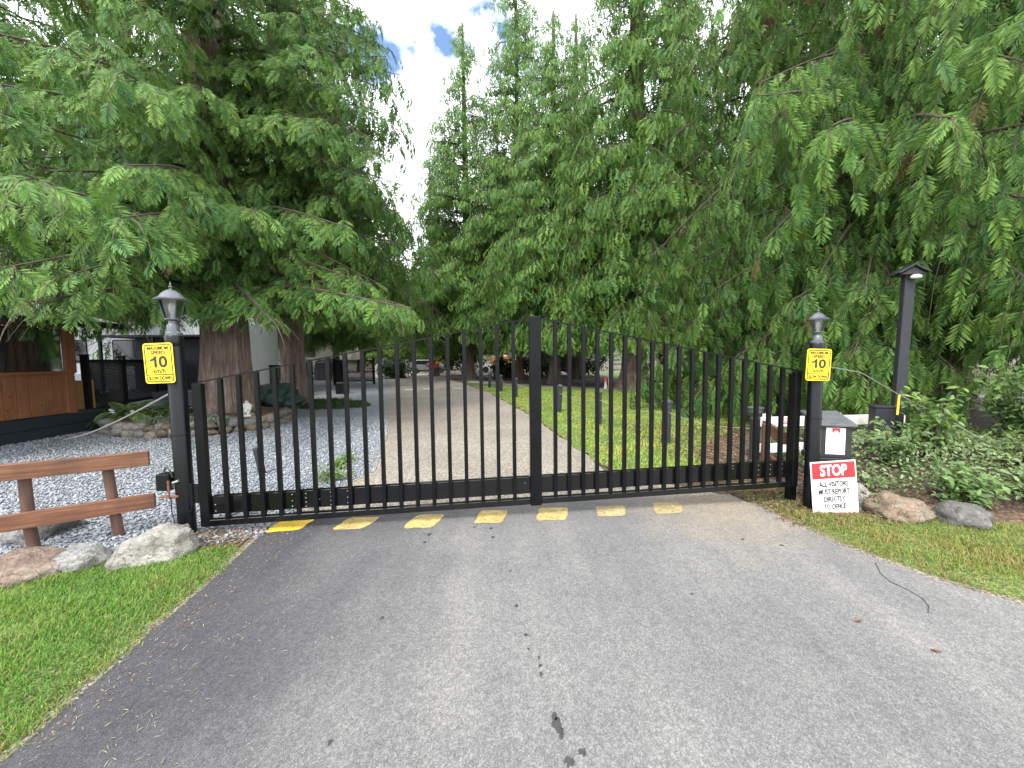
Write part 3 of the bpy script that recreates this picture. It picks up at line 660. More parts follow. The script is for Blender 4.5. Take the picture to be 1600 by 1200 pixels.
def speed_sign(label, loc, rz, w, h, tilt):
    t = thing('speed_sign', label, 'sign', loc, rz); t.rotation_euler = (0, tilt, rz)
    m_ = MB(); m_.prism(rrect(w, h, 0.026), -0.0015, 0.0015, 'y'); m_.build('plate', 'sign_yellow', t)
    ring_mb(w - 0.022, h - 0.022, 0.02, 0.0085, -0.0030, -0.0016).build('border', 'sign_ink', t)
    m_ = MB(); m_.box((0, -0.0024, -h * 0.285), (w - 0.03, 0.0012, 0.008)); m_.build('divider', 'sign_ink', t)
    for s_, ww, hh, z, b in (('MAXIMUM', 0.70, 0.085, 0.375, 0.006), ('SPEED', 0.49, 0.085, 0.262, 0.006), ('km/h', 0.40, 0.105, -0.19, 0.006), ('SLOW DOWN', 0.76, 0.095, -0.372, 0.006)):
        me = text_mesh(s_, ww * w, hh * h, fat=0.0013, bold=b); link('lettering', me, 'sign_ink', t, (0, -0.0028, z * h))
    one = MB(); one.prism([(x * w, z * h) for x, z in ((-0.155, -0.105), (-0.065, -0.105), (-0.065, 0.178), (-0.135, 0.178), (-0.185, 0.125), (-0.29, 0.098), (-0.29, 0.045), (-0.155, 0.072))], -0.0030, -0.0016, 'y'); one.build('lettering', 'sign_ink', t)
    link('lettering', text_mesh('0', 0.30 * w, 0.29 * h, bold=0.035), 'sign_ink', t, (0.145 * w, -0.0028, 0.036 * h))
    for z in (0.455, -0.455):
        m_ = MB(); m_.lathe([(0.004, 0), (0.004, 0.003), (0.002, 0.004)], 8); o = m_.build('screw', 'bolt_steel', t, (w * 0.34, -0.0015, z * h)); o.rotation_euler = (R(90), 0, 0)
    return t
sL = at(248.5, 567.5, 3.245)
speed_sign('yellow speed limit sign on the gate post by the wooden fence', sL, R(-4), 0.268, 0.338, R(-1.5))
sR = at(1279, 570, 3.715)
speed_sign('yellow speed limit sign on the gate post above the notice box', sR, R(0), 0.236, 0.308, R(2))

# gate operator on the left post
t = thing('gate_operator', 'small dark gate operator box with wires on left post', 'control box', (PL.x, PL.y, 0.42))
m_ = MB(); m_.box((-0.135, -0.02, 0.08), (0.115, 0.10, 0.145)); m_.build('housing', 'black_matte', t, bevel=0.006)
m_ = MB(); m_.box((-0.07, -0.045, 0.05), (0.13, 0.012, 0.05)); m_.build('bracket', 'lamp_metal', t, bevel=0.002)
m_ = MB(); m_.tube([(-0.075, -0.075, 0.10), (-0.075, -0.075, -0.06)], 0.009, 8); m_.build('rod', 'rust', t)
m_ = MB(); m_.tube([(-0.16, -0.06, -0.045), (0.0, -0.07, -0.04)], 0.010, 8); m_.build('rod', 'rust', t)
m_ = MB(); m_.tube([(-0.15, -0.02, 0.15), (-0.15, -0.02, 0.19), (-0.12, -0.03, 0.205), (-0.085, -0.04, 0.19), (-0.066, -0.04, 0.12)], 0.006, 8); m_.build('wire', 'dark_cable', t)
m_ = MB(); m_.tube([(-0.075, -0.06, -0.05), (-0.085, -0.05, -0.18), (-0.068, -0.05, -0.28), (-0.09, -0.04, -0.36), (-0.15, -0.03, -0.405)], 0.005, 6); m_.build('wire', 'dark_cable', t)
m_ = MB(); m_.tube([(-0.03, -0.08, 0.085), (0.02, -0.075, 0.10)], 0.012, 8); m_.build('clamp', 'bolt_steel', t)

# ------------------------------------------------------------------ notice box, stop sign
t = thing('notice_box', 'black drop box with sloping lid and white notice by gate post', 'drop box', (3.30, 3.98, 0), R(-16))
m_ = MB(); m_.box((0, 0.02, 0.215), (0.24, 0.20, 0.47)); m_.build('pedestal', 'box_grey', t, bevel=0.006)
m_ = MB(); m_.prism([(-0.17, 0.50), (0.19, 0.50), (0.19, 0.86), (-0.17, 0.93)], -0.01, 0.01, 'x')
m_ = MB(); m_.prism([(-0.15, 0.50), (0.17, 0.50), (0.17, 0.90), (-0.15, 0.825)], -0.145, 0.145, 'x'); m_.build('body', 'box_grey', t, bevel=0.006)
m_ = MB(); m_.prism([(-0.19, 0.822), (0.20, 0.913), (0.20, 0.937), (-0.19, 0.846)], -0.175, 0.175, 'x'); m_.build('lid', 'lid_grey', t, bevel=0.005)
m_ = MB(); m_.box((0, 0.0, 0.47), (0.32, 0.36, 0.058)); m_.build('base_board', 'box_grey', t, bevel=0.005)
m_ = MB(); m_.box((-0.16, -0.10, 0.60), (0.03, 0.03, 0.05)); m_.build('latch', 'box_grey', t, bevel=0.003)
nb = MB(); nb.box((0.005, -0.1525, 0.672), (0.165, 0.004, 0.27)); nt_ = nb.build('notice', 'sign_white', t)
def on_notice(name, x, z, w, h, mt):
    k = MB(); k.box((0.005 + x, -0.1552, 0.672 + z), (w, 0.0012, h)); k.build(name, mt, nt_)
k = MB(); k.prism([(-0.03, 0.085), (0.036, 0.085), (0.036, 0.125), (0.03, 0.131), (-0.024, 0.131), (-0.03, 0.125)], -0.1558, -0.1546, 'y')
for v_ in range(len(k.v)): k.v[v_] = (k.v[v_][0] + 0.004, k.v[v_][1], k.v[v_][2] + 0.672)
k.build('emblem', 'sign_red', nt_)
k = MB(); k.prism([(-0.018, 0.087), (-0.004, 0.087), (0.0, 0.097), (0.008, 0.087), (0.026, 0.087), (0.012, 0.106), (-0.006, 0.106)], -0.1566, -0.1559, 'y')
for v_ in range(len(k.v)): k.v[v_] = (k.v[v_][0] + 0.004, k.v[v_][1], k.v[v_][2] + 0.672)
k.build('emblem_figure', 'sign_white', nt_)
k = MB(); k.prism([(0.048, 0.04), (0.072, 0.04), (0.06, 0.06)], -0.1558, -0.1546, 'y')
for v_ in range(len(k.v)): k.v[v_] = (k.v[v_][0], k.v[v_][1], k.v[v_][2] + 0.672)
k.build('emblem', 'sign_red', nt_)
for x, z, w, h, mt in ((0, 0.068, 0.15, 0.002, 'sign_red'), (-0.015, 0.046, 0.08, 0.004, 'curtain'), (0, 0.026, 0.15, 0.0022, 'sign_red'), (-0.03, -0.025, 0.06, 0.006, 'sign_ink'), (0.025, -0.018, 0.008, 0.01, 'sign_ink'), (0.005, -0.015, 0.008, 0.006, 'sign_ink'),
                       (-0.03, -0.062, 0.06, 0.004, 'sign_ink'), (0.0, -0.07, 0.012, 0.006, 'sign_ink'), (0, -0.085, 0.15, 0.002, 'curtain'), (0, -0.118, 0.15, 0.002, 'curtain')):
    on_notice('printed_line', x, z, w, h, mt)

sc_ = at(1303.5, 761.5, 3.66)
t = thing('stop_sign', 'white and red stop sign board leaning at foot of notice box', 'sign', (sc_.x, sc_.y, sc_.z), R(-5))
t.rotation_euler = (R(-4), R(-3.0), R(0))
w, h = 0.442, 0.515
m_ = MB(); m_.prism(rrect(w, h, 0.010), -0.002, 0.002, 'y'); m_.build('board', 'sign_white', t)
m_ = MB(); m_.box((0, -0.0034, h / 2 - 0.092), (w - 0.026, 0.0012, 0.152)); m_.build('header', 'sign_red', t)
ring_mb(w - 0.024, h - 0.024, 0.006, 0.003, -0.0044, -0.0042 + 0.0012).build('border', 'sign_red', t)
link('lettering', text_mesh('STOP', 0.262, 0.112, bold=0.03), 'sign_white', t, (0.0, -0.0048, h / 2 - 0.088))
for s_, ww, z in (('ALL VISITORS', 0.285, 0.035), ('MUST REPORT', 0.300, -0.038), ('DIRECTLY', 0.205, -0.111), ('TO OFFICE', 0.212, -0.184)):
    link('lettering', text_mesh(s_, ww, 0.050, fat=0.0018, bold=0.006), 'sign_ink', t, (-0.005, -0.0034, z))
m_ = MB(); m_.box((0.04, 0.08, -0.255), (0.15, 0.12, 0.06), Matrix.Rotation(0.1, 3, 'X')); 
for sx in (-0.17, 0.17):
    m_ = MB(); m_.box((sx, 0.012, -0.08), (0.03, 0.018, 0.42)); m_.build('batten', 'grey_post', t)
bk = thing('paving_block', 'grey concrete block on the ground under the stop sign', 'block', (3.24, 3.80, 0), R(-8))
m_ = MB(); m_.box((0, 0, 0.02), (0.28, 0.14, 0.07)); m_.build('block', 'rock_dark', bk, bevel=0.012)

# ------------------------------------------------------------------ brown fence on the left
FD = Vector((0.845, 0.535, 0)).normalized(); frz = math.atan2(FD.y, FD.x)
fence = thing('rail_fence', 'low brown stained wooden fence with two rails left of gate', 'fence', (-3.54, 3.33, 0), frz)
for lx, lean in ((-0.50, 0.01), (0.0, 0.05)):
    m_ = MB(); m_.tube([(lx + 0.02, 0, -0.12), (lx, 0, 0.2), (lx - lean * 0.6, 0, 0.70)], [0.040, 0.038, 0.037], 16); m_.build('post', 'post_wood', fence, smooth=True)
def rail(x0, x1, z, hh, rise=0.0):
    mb_ = MB(); mb_.box((0, 0, 0), (x1 - x0, 0.052, hh)); o_ = mb_.build('rail', 'rail_wood', fence, ((x0 + x1) / 2, -0.075, z), bevel=0.005, segs=2)
    o_.rotation_euler = (0, -rise, 0)
rail(-1.75, 0.265, 0.70, 0.128, -0.012)
rail(-0.66, 0.285, 0.295, 0.128, 0.0)

# ------------------------------------------------------------------ boulders
def boulder_me(size, seed, sub=4, rough=0.22, flat=0.0):
    bm = bmesh.new(); bmesh.ops.create_icosphere(bm, subdivisions=sub, radius=1.0)
    rr = random.Random(seed); planes = []
    for k in range(9):
        d = Vector((rr.gauss(0, 1), rr.gauss(0, 1), rr.gauss(0, 1))).normalized(); planes.append((d, rr.uniform(0.62, 0.92)))
    for v in bm.verts:
        p = v.co.copy()
        for d, off in planes:
            e = p.dot(d) - off
            if e > 0: p -= d * e * 0.85
        q = p * 1.6 + Vector((seed * 7.3, seed * 1.7, 0))
        p *= 1 + rough * mnoise.fractal(q, 0.8, 2.1, 6) * 1.1
        p += p.normalized() * 0.05 * abs(mnoise.noise(p * 4 + Vector((0, seed, 0))))
        p += p.normalized() * 0.03 * mnoise.noise(p * 9 + Vector((seed, 0, 0)))
        v.co = Vector((p.x * size[0], p.y * size[1], p.z * size[2]))
    me = bpy.data.meshes.new('boulder'); bm.to_mesh(me); bm.free()
    me.polygons.foreach_set('use_smooth', [True] * len(me.polygons))
    return me
def boulder(label, loc, size, seed, mt, rz=0.0, tilt=(0, 0)):
    o_ = link('boulder', boulder_me(size, seed), mt, None, loc); o_.rotation_euler = (tilt[0], tilt[1], rz)
    return tag(o_, label, 'boulder', 'boulders edging the lawns')
def bpos(px, py, back, z): 
    g = G(px, py); return (g.x, g.y + back, z)
boulder('large pale lichened boulder at the foot of the left gate post', bpos(216, 886, 0.14, 0.05), (0.27, 0.20, 0.175), 3, 'rock_white', 0.45, (0.0, -0.2))
boulder('smooth light grey boulder under the right fence post, beside the large pale one', bpos(104, 893, 0.10, 0.03), (0.225, 0.15, 0.115), 5, 'rock_grey', 0.15)
boulder('layered reddish boulder at the left edge below the fence', bpos(12, 915, 0.16, 0.02), (0.25, 0.22, 0.16), 8, 'rock_red', 0.4, (0.2, 0.1))
boulder('grey weathered boulder in the gravel behind the left fence post', (-4.30, 3.36, 0.05), (0.30, 0.24, 0.19), 11, 'rock_grey', 0.2)
boulder('pale streaked boulder just right of the stop sign', bpos(1366, 806, 0.26, 0.08), (0.17, 0.19, 0.20), 14, 'rock_white', 0.7, (0.2, 0.2))
boulder('long brown and rust boulder under the green ground cover', bpos(1428, 816, 0.16, 0.05), (0.26, 0.19, 0.155), 17, 'rock_tan', -0.15, (0.1, 0.15))
boulder('dark grey rounded boulder half hidden by ground cover at right', bpos(1536, 826, 0.14, 0.03), (0.23, 0.19, 0.15), 20, 'rock_dark', -0.3)
boulder('small grey boulder beyond the bushes at the right edge', (5.5, 3.35, 0.0), (0.22, 0.2, 0.13), 23, 'rock_dark', 0.3)

# ------------------------------------------------------------------ cables
m_ = MB(); p0, p1 = Vector((PL.x - 0.05, PL.y + 0.04, 1.30)), G(80, 690)
m_.tube([p0.lerp(p1, k / 12) + Vector((0, 0, -0.10 * math.sin(math.pi * k / 12))) for k in range(13)], 0.009, 6)
tag(m_.build('guy_cable', 'cable'), 'thin grey cable running from the left gate post down to the gravel', 'cable')
m_ = MB(); pts = [Vector((PR.x + 0.06, PR.y + 0.03, 1.44)), at(1345, 582, 4.35), at(1405, 617, 4.55), at(1470, 650, 4.5), at(1540, 690, 4.4), at(1640, 742, 4.2)]
m_.tube(pts, 0.006, 6); cab = tag(m_.build('guy_cable', 'cable'), 'thin pale cable running from the right gate post into bushes', 'cable')
q0, q1 = at(1405, 617, 4.545), at(1402, 648, 4.545)
m_ = MB(); m_.tube([q0, q1], 0.011, 8); m_.build('yellow_sleeve', 'tag_yellow', cab)
pts = [G(1368, 883), G(1376, 900), G(1392, 913), G(1418, 925), G(1440, 938), G(1451, 951), G(1450, 962)]
m_ = MB(); m_.tube([(p.x, p.y, 0.0162) for p in pts], 0.0022, 6); tag(m_.build('loose_wire', 'dark_cable'), 'thin dark wire lying curved on the asphalt at right', 'wire')
def dead_leaf(px, py, rz, label):
    c = G(px, py); m__ = MB(); n = 7; vs = []
    for k in range(n):
        x = -0.022 + 0.044 * k / (n - 1); wv = 0.011 * math.sin(math.pi * (k + 0.15) / (n - 0.7)); zz = 0.006 * math.sin(2.2 * k)
        vs += [(x, -wv, 0.004 + abs(zz)), (x, 0, 0.0015), (x, wv, 0.003 + abs(zz) * 0.6)]
    fs = []
    for k in range(n - 1):
        a = k * 3; fs += [(a, a + 3, a + 4, a + 1), (a + 1, a + 4, a + 5, a + 2)]
    m__.add(vs, fs); o_ = m__.build('fallen_leaf', 'rust', None, (c.x, c.y, 0.0145)); o_.rotation_euler = (0, 0, rz)
    tag(o_, label, 'leaf')
dead_leaf(1341, 975, 0.2, 'brown curled leaf on asphalt nearer to the loose wire'); dead_leaf(1462, 1022, -0.5, 'brown curled leaf on asphalt lower right, farther from the gate')
dead_leaf(1160, 846, 0.9, 'brown curled leaf on the asphalt right of the last yellow dash')

# ------------------------------------------------------------------ rope fence along the back lawn
bdefs = [((1178, 725), 'nearest the mulch, tall with ornate cap', 0.065, 0.80), ((1040, 693), 'second nearest the mulch, square flat cap', 0.058, 0.78), ((935, 663), 'third from the mulch with pale cap', 0.058, 0.78),
         ((873, 645), 'fourth from the mulch, leaning', 0.056, 0.78), ((806, 621), 'fifth from the mulch, left of the centre stile', 0.056, 0.76), ((783, 612), 'second from the far end', 0.056, 0.76), ((765, 606), 'at the far end', 0.056, 0.76)]
tops = []
for i, (pp, lb, r_, hh) in enumerate(bdefs):
    g = G(*pp); lean = 0.06 if i == 3 else (0.02 if i == 1 else 0.0)
    t = thing('rope_bollard', 'dark grey rope bollard on back lawn, ' + lb, 'bollard', g, 0.1 * i, 'rope bollards along the lawn'); t.rotation_euler = (0.0, lean, 0.1 * i)
    m_ = MB()
    if i == 0: m_.lathe([(r_ * 1.25, -0.03), (r_ * 1.25, 0.05), (r_, 0.07), (r_, hh - 0.16), (r_ * 1.1, hh - 0.15), (r_ * 0.9, hh - 0.13), (r_ * 0.9, hh - 0.05)], 20)
    else: m_.box((0, 0, hh / 2 - 0.03), (r_ * 2.05, r_ * 2.05, hh - 0.04))
    m_.build('post', 'bollard', t, smooth=(i == 0), bevel=0.0 if i == 0 else 0.006)
    m_ = MB()
    if i == 0: m_.lathe([(r_ * 0.95, hh - 0.10), (r_ * 1.35, hh - 0.06), (r_ * 1.45, hh - 0.01), (r_ * 1.6, hh), (r_ * 1.6, hh + 0.012), (r_ * 0.8, hh + 0.03), (0.01, hh + 0.035)], 20)
    else:
        m_.box((0, 0, hh - 0.035), (r_ * 2.5, r_ * 2.5, 0.03)); m_.add([(-r_ * 1.1, -r_ * 1.1, hh - 0.018), (r_ * 1.1, -r_ * 1.1, hh - 0.018), (r_ * 1.1, r_ * 1.1, hh - 0.018), (-r_ * 1.1, r_ * 1.1, hh - 0.018), (0, 0, hh + 0.03)], [(0, 1, 4), (1, 2, 4), (2, 3, 4), (3, 0, 4), (3, 2, 1, 0)])
    m_.build('cap', 'lamp_metal', t)
    tops.append(Vector((g.x, g.y, hh - 0.30 if i == 0 else hh - 0.22)))
for i in range(len(tops) - 1):
    a, b = tops[i], tops[i + 1]
    m_ = MB(); sag = 0.07 + 0.015 * i
    d_ = (b - a).normalized() * 0.06
    m_.tube([(a + d_).lerp(b - d_, k / 14) + Vector((0, 0, -sag * math.sin(math.pi * k / 14))) for k in range(15)], 0.0055, 6)
    nm = ['nearest the mulch bed', 'second from the mulch bed', 'third from the mulch bed', 'fourth from the mulch bed', 'second from the far end', 'at the far end'][i]
    tag(m_.build('rope', 'rope'), 'pale rope slung between two bollards, ' + nm, 'rope', 'ropes between the bollards')

# ------------------------------------------------------------------ white and brown barriers behind the right post
wf = thing('white_barrier', 'white two-rail barrier with red label behind the notice box', 'barrier', (3.60, 5.1, 0), R(4))
for z, hh in ((0.655, 0.13), (0.30, 0.12)):
    m_ = MB(); m_.box((0.75, 0, z), (2.05, 0.05, hh)); m_.build('rail', 'white_paint', wf, bevel=0.004)
for x in (-0.15, 0.85, 1.70):
    m_ = MB(); m_.box((x, 0.065, 0.36), (0.08, 0.075, 0.78)); m_.build('post', 'white_paint', wf, bevel=0.004)
lb_ = MB(); lb_.prism([(0.135 * math.cos(a), 0.04 * math.sin(a)) for a in [2 * math.pi * k / 24 for k in range(24)]], -0.0285, -0.0265, 'y'); lo = lb_.build('label', 'sign_red', wf, (0.10, 0, 0.665))
lb_ = MB(); lb_.prism([(0.118 * math.cos(a), 0.029 * math.sin(a)) for a in [2 * math.pi * k / 24 for k in range(24)]], -0.0300, -0.0290, 'y'); lb_.build('label_field', 'sign_white', lo)
lb_ = MB()
for z in (0.010, -0.004, -0.015): lb_.box((0, -0.031, z), (0.16, 0.0012, 0.006))
lb_.build('print_lines', 'sign_red', lo)
bfz = thing('brown_barrier', 'brown stained two-rail barrier crossing in front of the white one', 'barrier', (3.03, 4.22, 0), R(70))
for z in (0.62, 0.24):
    m_ = MB(); m_.box((0.42, 0, z), (0.84, 0.045, 0.14)); m_.build('rail', 'rail_wood', bfz, bevel=0.004)
m_ = MB(); m_.box((0.55, 0.055, 0.33), (0.08, 0.065, 0.72)); m_.build('post', 'post_wood', bfz, bevel=0.004)

# lamp pole with a little gabled cap, dark box at its foot
pb = Vector((4.98, 4.95, 0)); pole = thing('lamp_pole', 'tall dark grey square pole with small gabled cap before cedar', 'pole', pb, R(-20)); pole.rotation_euler = (0, R(1.2), R(-20))
m_ = MB(); m_.box((0, 0, 1.24), (0.105, 0.10, 2.58)); m_.build('shaft', 'grey_post', pole, bevel=0.006)
for s_ in (-1, 1):
    m_ = MB(); m_.box((s_ * 0.07, 0, 2.60), (0.19, 0.26, 0.02), Matrix.Rotation(s_ * R(33), 3, 'Y')); m_.build('cap_slope', 'grey_post', pole, bevel=0.003)
m_ = MB(); m_.prism([(-0.13, 2.53), (0.13, 2.53), (0, 2.62)], -0.10, 0.10, 'y'); m_.build('cap_gable', 'grey_post', pole)
m_ = MB(); m_.lathe([(0.03, 0.0), (0.05, 0.01), (0.055, 0.035), (0.03, 0.05)], 14, (0.02, -0.11, 2.47)); m_.build('lamp_glass', 'bulb_white', pole, smooth=True)
t = thing('utility_box', 'dark grey box standing at the foot of the lamp pole', 'box', (4.70, 4.84, 0), R(-20))
m_ = MB(); m_.box((0, 0, 0.42), (0.21, 0.17, 0.90)); m_.build('body', 'grey_post', t, bevel=0.01)
m_ = MB(); m_.box((0, 0, 0.88), (0.225, 0.185, 0.022)); m_.build('lid', 'grey_post', t, bevel=0.004)
# tilted slate marker in the gravel behind the gate
mk = G(410, 742); t = thing('marker_board', 'dark grey marker board leaning in the gravel behind gate bars', 'marker', mk, R(-25)); t.rotation_euler = (R(4), R(-9), R(-25))
m_ = MB(); m_.prism([(-0.035, -0.04), (0.05, -0.03), (0.05, 0.10), (0.025, 0.36), (-0.035, 0.38)], -0.03, 0.03, 'y'); m_.build('board', 'grey_post', t, bevel=0.004)
# ------------------------------------------------------------------ shed on the left
sx = -9.62
shed = thing('shed', 'brown boarded shed with wide window and dark plank base', 'shed', (sx, 8.45, 0))
L_ = 5.6                                      # runs towards the camera, wall faces +X
for z, hh in ((0.115, 0.225), (0.345, 0.225)):
    m_ = MB(); m_.box((-1.44, -L_ / 2 + 0.30, z), (3.0, L_ + 0.6, hh)); m_.build('base_plank', 'dark_plank', shed, bevel=0.008)
z0, zs, zt, zr = 0.47, 1.32, 2.28, 2.42
bw = 0.20; n = int(L_ / bw)
for k in range(n):
    m_ = MB(); m_.box((-0.035, -bw * (k + 0.5), (z0 + zs) / 2), (0.03, bw - 0.010, zs - z0)); m_.build('siding_board', 'shed_wood', shed, bevel=0.003)
m_ = MB(); m_.box((-0.075, -L_ / 2, (z0 + zs) / 2), (0.04, L_, zs - z0)); m_.build('wall_backing', 'shed_wood', shed)
m_ = MB(); m_.box((-0.02, -L_ / 2, zs + 0.03), (0.11, L_, 0.06)); m_.build('window_sill', 'shed_wood', shed, bevel=0.004)
m_ = MB(); m_.box((-0.03, -0.06, (zs + zt) / 2 + 0.02), (0.10, 0.20, zt - zs)); m_.build('corner_post', 'shed_wood', shed, bevel=0.004)
m_ = MB(); m_.box((-0.02, -0.085, (z0 + zs) / 2), (0.05, 0.17, zs - z0)); m_.build('corner_board', 'shed_wood', shed, bevel=0.004)
m_ = MB(); m_.box((-0.03, -L_ / 2, zt + 0.10), (0.12, L_, 0.18)); m_.build('header_beam', 'shed_wood', shed, bevel=0.004)
for y0, y1 in ((-0.17, -1.25), (-1.33, -2.5), (-2.58, -3.9)):
    m_ = MB(); m_.box((-0.04, (y0 + y1) / 2, (zs + 0.06 + zt) / 2), (0.008, abs(y1 - y0), zt - zs - 0.06)); m_.build('pane', 'window_glass', shed)
    m_ = MB(); m_.box((-0.03, y1 - 0.04, (zs + 0.06 + zt) / 2), (0.07, 0.07, zt - zs - 0.06)); m_.build('mullion', 'shed_wood', shed, bevel=0.003)
def curtain(y0, y1):
    m__ = MB(); nn = 40; vs = []
    for k in range(nn + 1):
        y = y0 + (y1 - y0) * k / nn; x = -0.16 + 0.025 * math.sin(k * 1.3)
        vs += [(x, y, zs + 0.08), (x, y, zt)]
    m__.add(vs, [(2 * k, 2 * k + 2, 2 * k + 3, 2 * k + 1) for k in range(nn)]); m__.build('curtain', 'curtain', shed, smooth=True)
curtain(-0.2, -0.52); curtain(-0.95, -1.30); curtain(-1.5, -1.9)
for c_, s_ in (((-2.9, -L_ / 2, 1.3), (0.06, L_, 2.2)), ((-1.45, -0.03, 1.1), (2.9, 0.06, 1.9)), ((-1.45, -L_ + 0.03, 1.1), (2.9, 0.06, 1.9))):
    m_ = MB(); m_.box(c_, s_); m_.build('wall', 'shed_wood', shed)
m_ = MB(); m_.prism([(0.75, zr - 0.06), (0.75, zr), (-1.45, zr + 0.55), (-3.5, zr), (-3.5, zr - 0.06), (-1.45, zr + 0.48)], -L_ - 0.4, 0.42, 'y'); m_.build('roof', 'roof_metal', shed)
m_ = MB(); m_.box((0.74, -L_ / 2, zr - 0.06), (0.03, L_ + 0.8, 0.13)); m_.build('fascia', 'dark_plank', shed)
m_ = MB(); m_.box((-0.55, 0.55, 0.80), (0.03, 0.62, 0.68)); m_.build('skirt_panel', 'osb', shed)

# ------------------------------------------------------------------ trailers
def trailer(label, loc, rz, L, Hh, body, lower, wins, nose=True, z0=0.55):
    t = thing('travel_trailer', label, 'trailer', loc, rz)
    W = 2.4; r_ = 0.28
    prof = [(0, z0), (L, z0)]
    if nose: prof = [(0, z0), (L * 0.74, z0), (L * 0.76, z0 + 0.95), (L - 0.05, z0 + 1.02), (L + 0.05, z0 + 1.25), (L + 0.02, z0 + 1.9), (L - 0.35, Hh - 0.12), (L - 0.9, Hh), (0.2, Hh), (0, Hh - 0.2)]
    else: prof = [(0, z0), (L, z0), (L, Hh - 0.35), (L - 0.3, Hh - 0.05), (L - 0.6, Hh), (0.2, Hh), (0, Hh - 0.2)]
    m_ = MB(); m_.prism(prof, 0, W, 'y'); m_.build('body', body, t, bevel=0.05, segs=3, smooth=True)
    m_ = MB(); m_.box((L * 0.36, -0.006, z0 + 0.30), (L * 0.70, 0.012, 0.56)); m_.build('lower_panel', lower, t, bevel=0.004)
    m_ = MB(); m_.box((L * 0.44, -0.008, z0 + 1.02), (L * 0.86, 0.012, 0.06)); m_.build('trim_stripe', 'dark_plank', t)
    m_ = MB(); m_.box((L * 0.45, -0.02, Hh - 0.10), (L * 0.84, 0.05, 0.09)); m_.build('awning_rail', 'rv_white', t, bevel=0.01)
    for x, z, w, h in wins:
        f = MB(); f.prism(rrect(w, h, 0.08), -0.012, 0.0, 'y'); fo = f.build('window', 'black_matte', t, (x, -0.004, z))
        f = MB(); f.prism(rrect(w - 0.08, h - 0.08, 0.05), -0.016, -0.0125, 'y'); f.build('pane', 'dark_glass', fo)
    for x in (L * 0.30, L * 0.40):
        f = MB(); f.lathe([(0.20, 0), (0.37, 0.0), (0.38, 0.04), (0.38, 0.2), (0.37, 0.24), (0.2, 0.24)], 24); o_ = f.build('wheel', 'tyre', t, (x, 0.05, 0.38)); o_.rotation_euler = (R(-90), 0, 0)
        f = MB(); f.lathe([(0.03, -0.012), (0.19, -0.01), (0.2, 0.02)], 20); f.build('rim', 'rv_white', o_)
    m_ = MB(); m_.box((L * 0.36, 0.6, z0 - 0.10), (L * 0.7, 1.0, 0.16)); m_.build('chassis', 'black_matte', t)
    for x in (0.4, L * 0.68):
        m_ = MB(); m_.box((x, 0.3, z0 / 2), (0.09, 0.09, z0)); m_.build('jack_leg', 'black_matte', t)
    return t
trailer('white travel trailer behind the black lattice railing, beside the shed', (-17.6, 14.2, 0), R(6), 7.4, 3.35, 'rv_white', 'rv_grey', [(1.3, 2.0, 1.0, 0.8), (3.4, 1.9, 1.5, 1.0), (5.9, 1.85, 1.3, 1.3)], False)
trailer('long cream fifth-wheel trailer with white overhanging nose beyond the gravel', (-21.2, 30.3, 0), R(2), 8.5, 3.75, 'rv_cream', 'rv_tan', [(2.2, 2.2, 1.2, 0.8), (5.2, 2.2, 0.9, 0.8), (7.4, 2.55, 0.6, 0.4)], True)
trailer('small white trailer parked at the far bend of the road', (-19.2, 57, 0), R(35), 4.2, 3.0, 'rv_white', 'rv_grey', [(1.6, 1.9, 0.9, 0.6)], False)
# dark awning room set against the first trailer
t = thing('screen_room', 'black screened awning room in front of the white trailer', 'awning', (-12.9, 13.1, 0), R(6))
m_ = MB(); m_.box((0.9, 0.4, 2.42), (3.3, 1.5, 0.07)); m_.build('canopy', 'tarp', t, bevel=0.01)
m_ = MB(); m_.box((0.9, 0.95, 1.45), (3.2, 0.03, 1.85)); m_.build('screen', 'tarp', t)
for x in (-0.7, 0.9, 2.5):
    m_ = MB(); m_.box((x, -0.3, 1.2), (0.07, 0.07, 2.4)); m_.build('post', 'black_matte', t)
m_ = MB(); m_.box((0.9, 0.35, 0.3), (3.4, 1.4, 0.5)); m_.build('deck', 'dark_plank', t, bevel=0.01)
# tarpaulin skirt round the nose of the fifth-wheel
t = thing('covered_pile', 'dark tarpaulin draped over a pile below the trailer nose', 'tarpaulin', (-14.1, 29.9, 0))
nn = 36; mb = MB(); vs = []; fs = []
for j, (s_, z) in enumerate(((1.12, -0.02), (1.06, 0.5), (0.98, 1.1), (0.92, 1.45), (0.6, 1.56), (0.05, 1.6))):
    for k in range(nn):
        a = 2 * math.pi * k / nn; e = 1 / max(abs(math.cos(a)), abs(math.sin(a))) ** 0.8
        w_ = 1 + (0.05 * math.sin(k * 2.4 + j) if j < 4 else 0)
        vs.append((1.0 * s_ * e * w_ * math.cos(a), 0.8 * s_ * e * w_ * math.sin(a), z + 0.04 * math.sin(k * 1.9)))
for j in range(5):
    for k in range(nn): fs.append((j * nn + k, j * nn + (k + 1) % nn, (j + 1) * nn + (k + 1) % nn, (j + 1) * nn + k))
mb.add(vs, fs); mb.build('cover', 'tarp', t, smooth=True)
m_ = MB(); m_.tube([(1.0 * math.cos(a) * 1.1, 0.8 * math.sin(a) * 1.1, 1.38) for a in [2 * math.pi * k / 20 for k in range(21)]], 0.02, 6); m_.build('rope', 'rope', t)

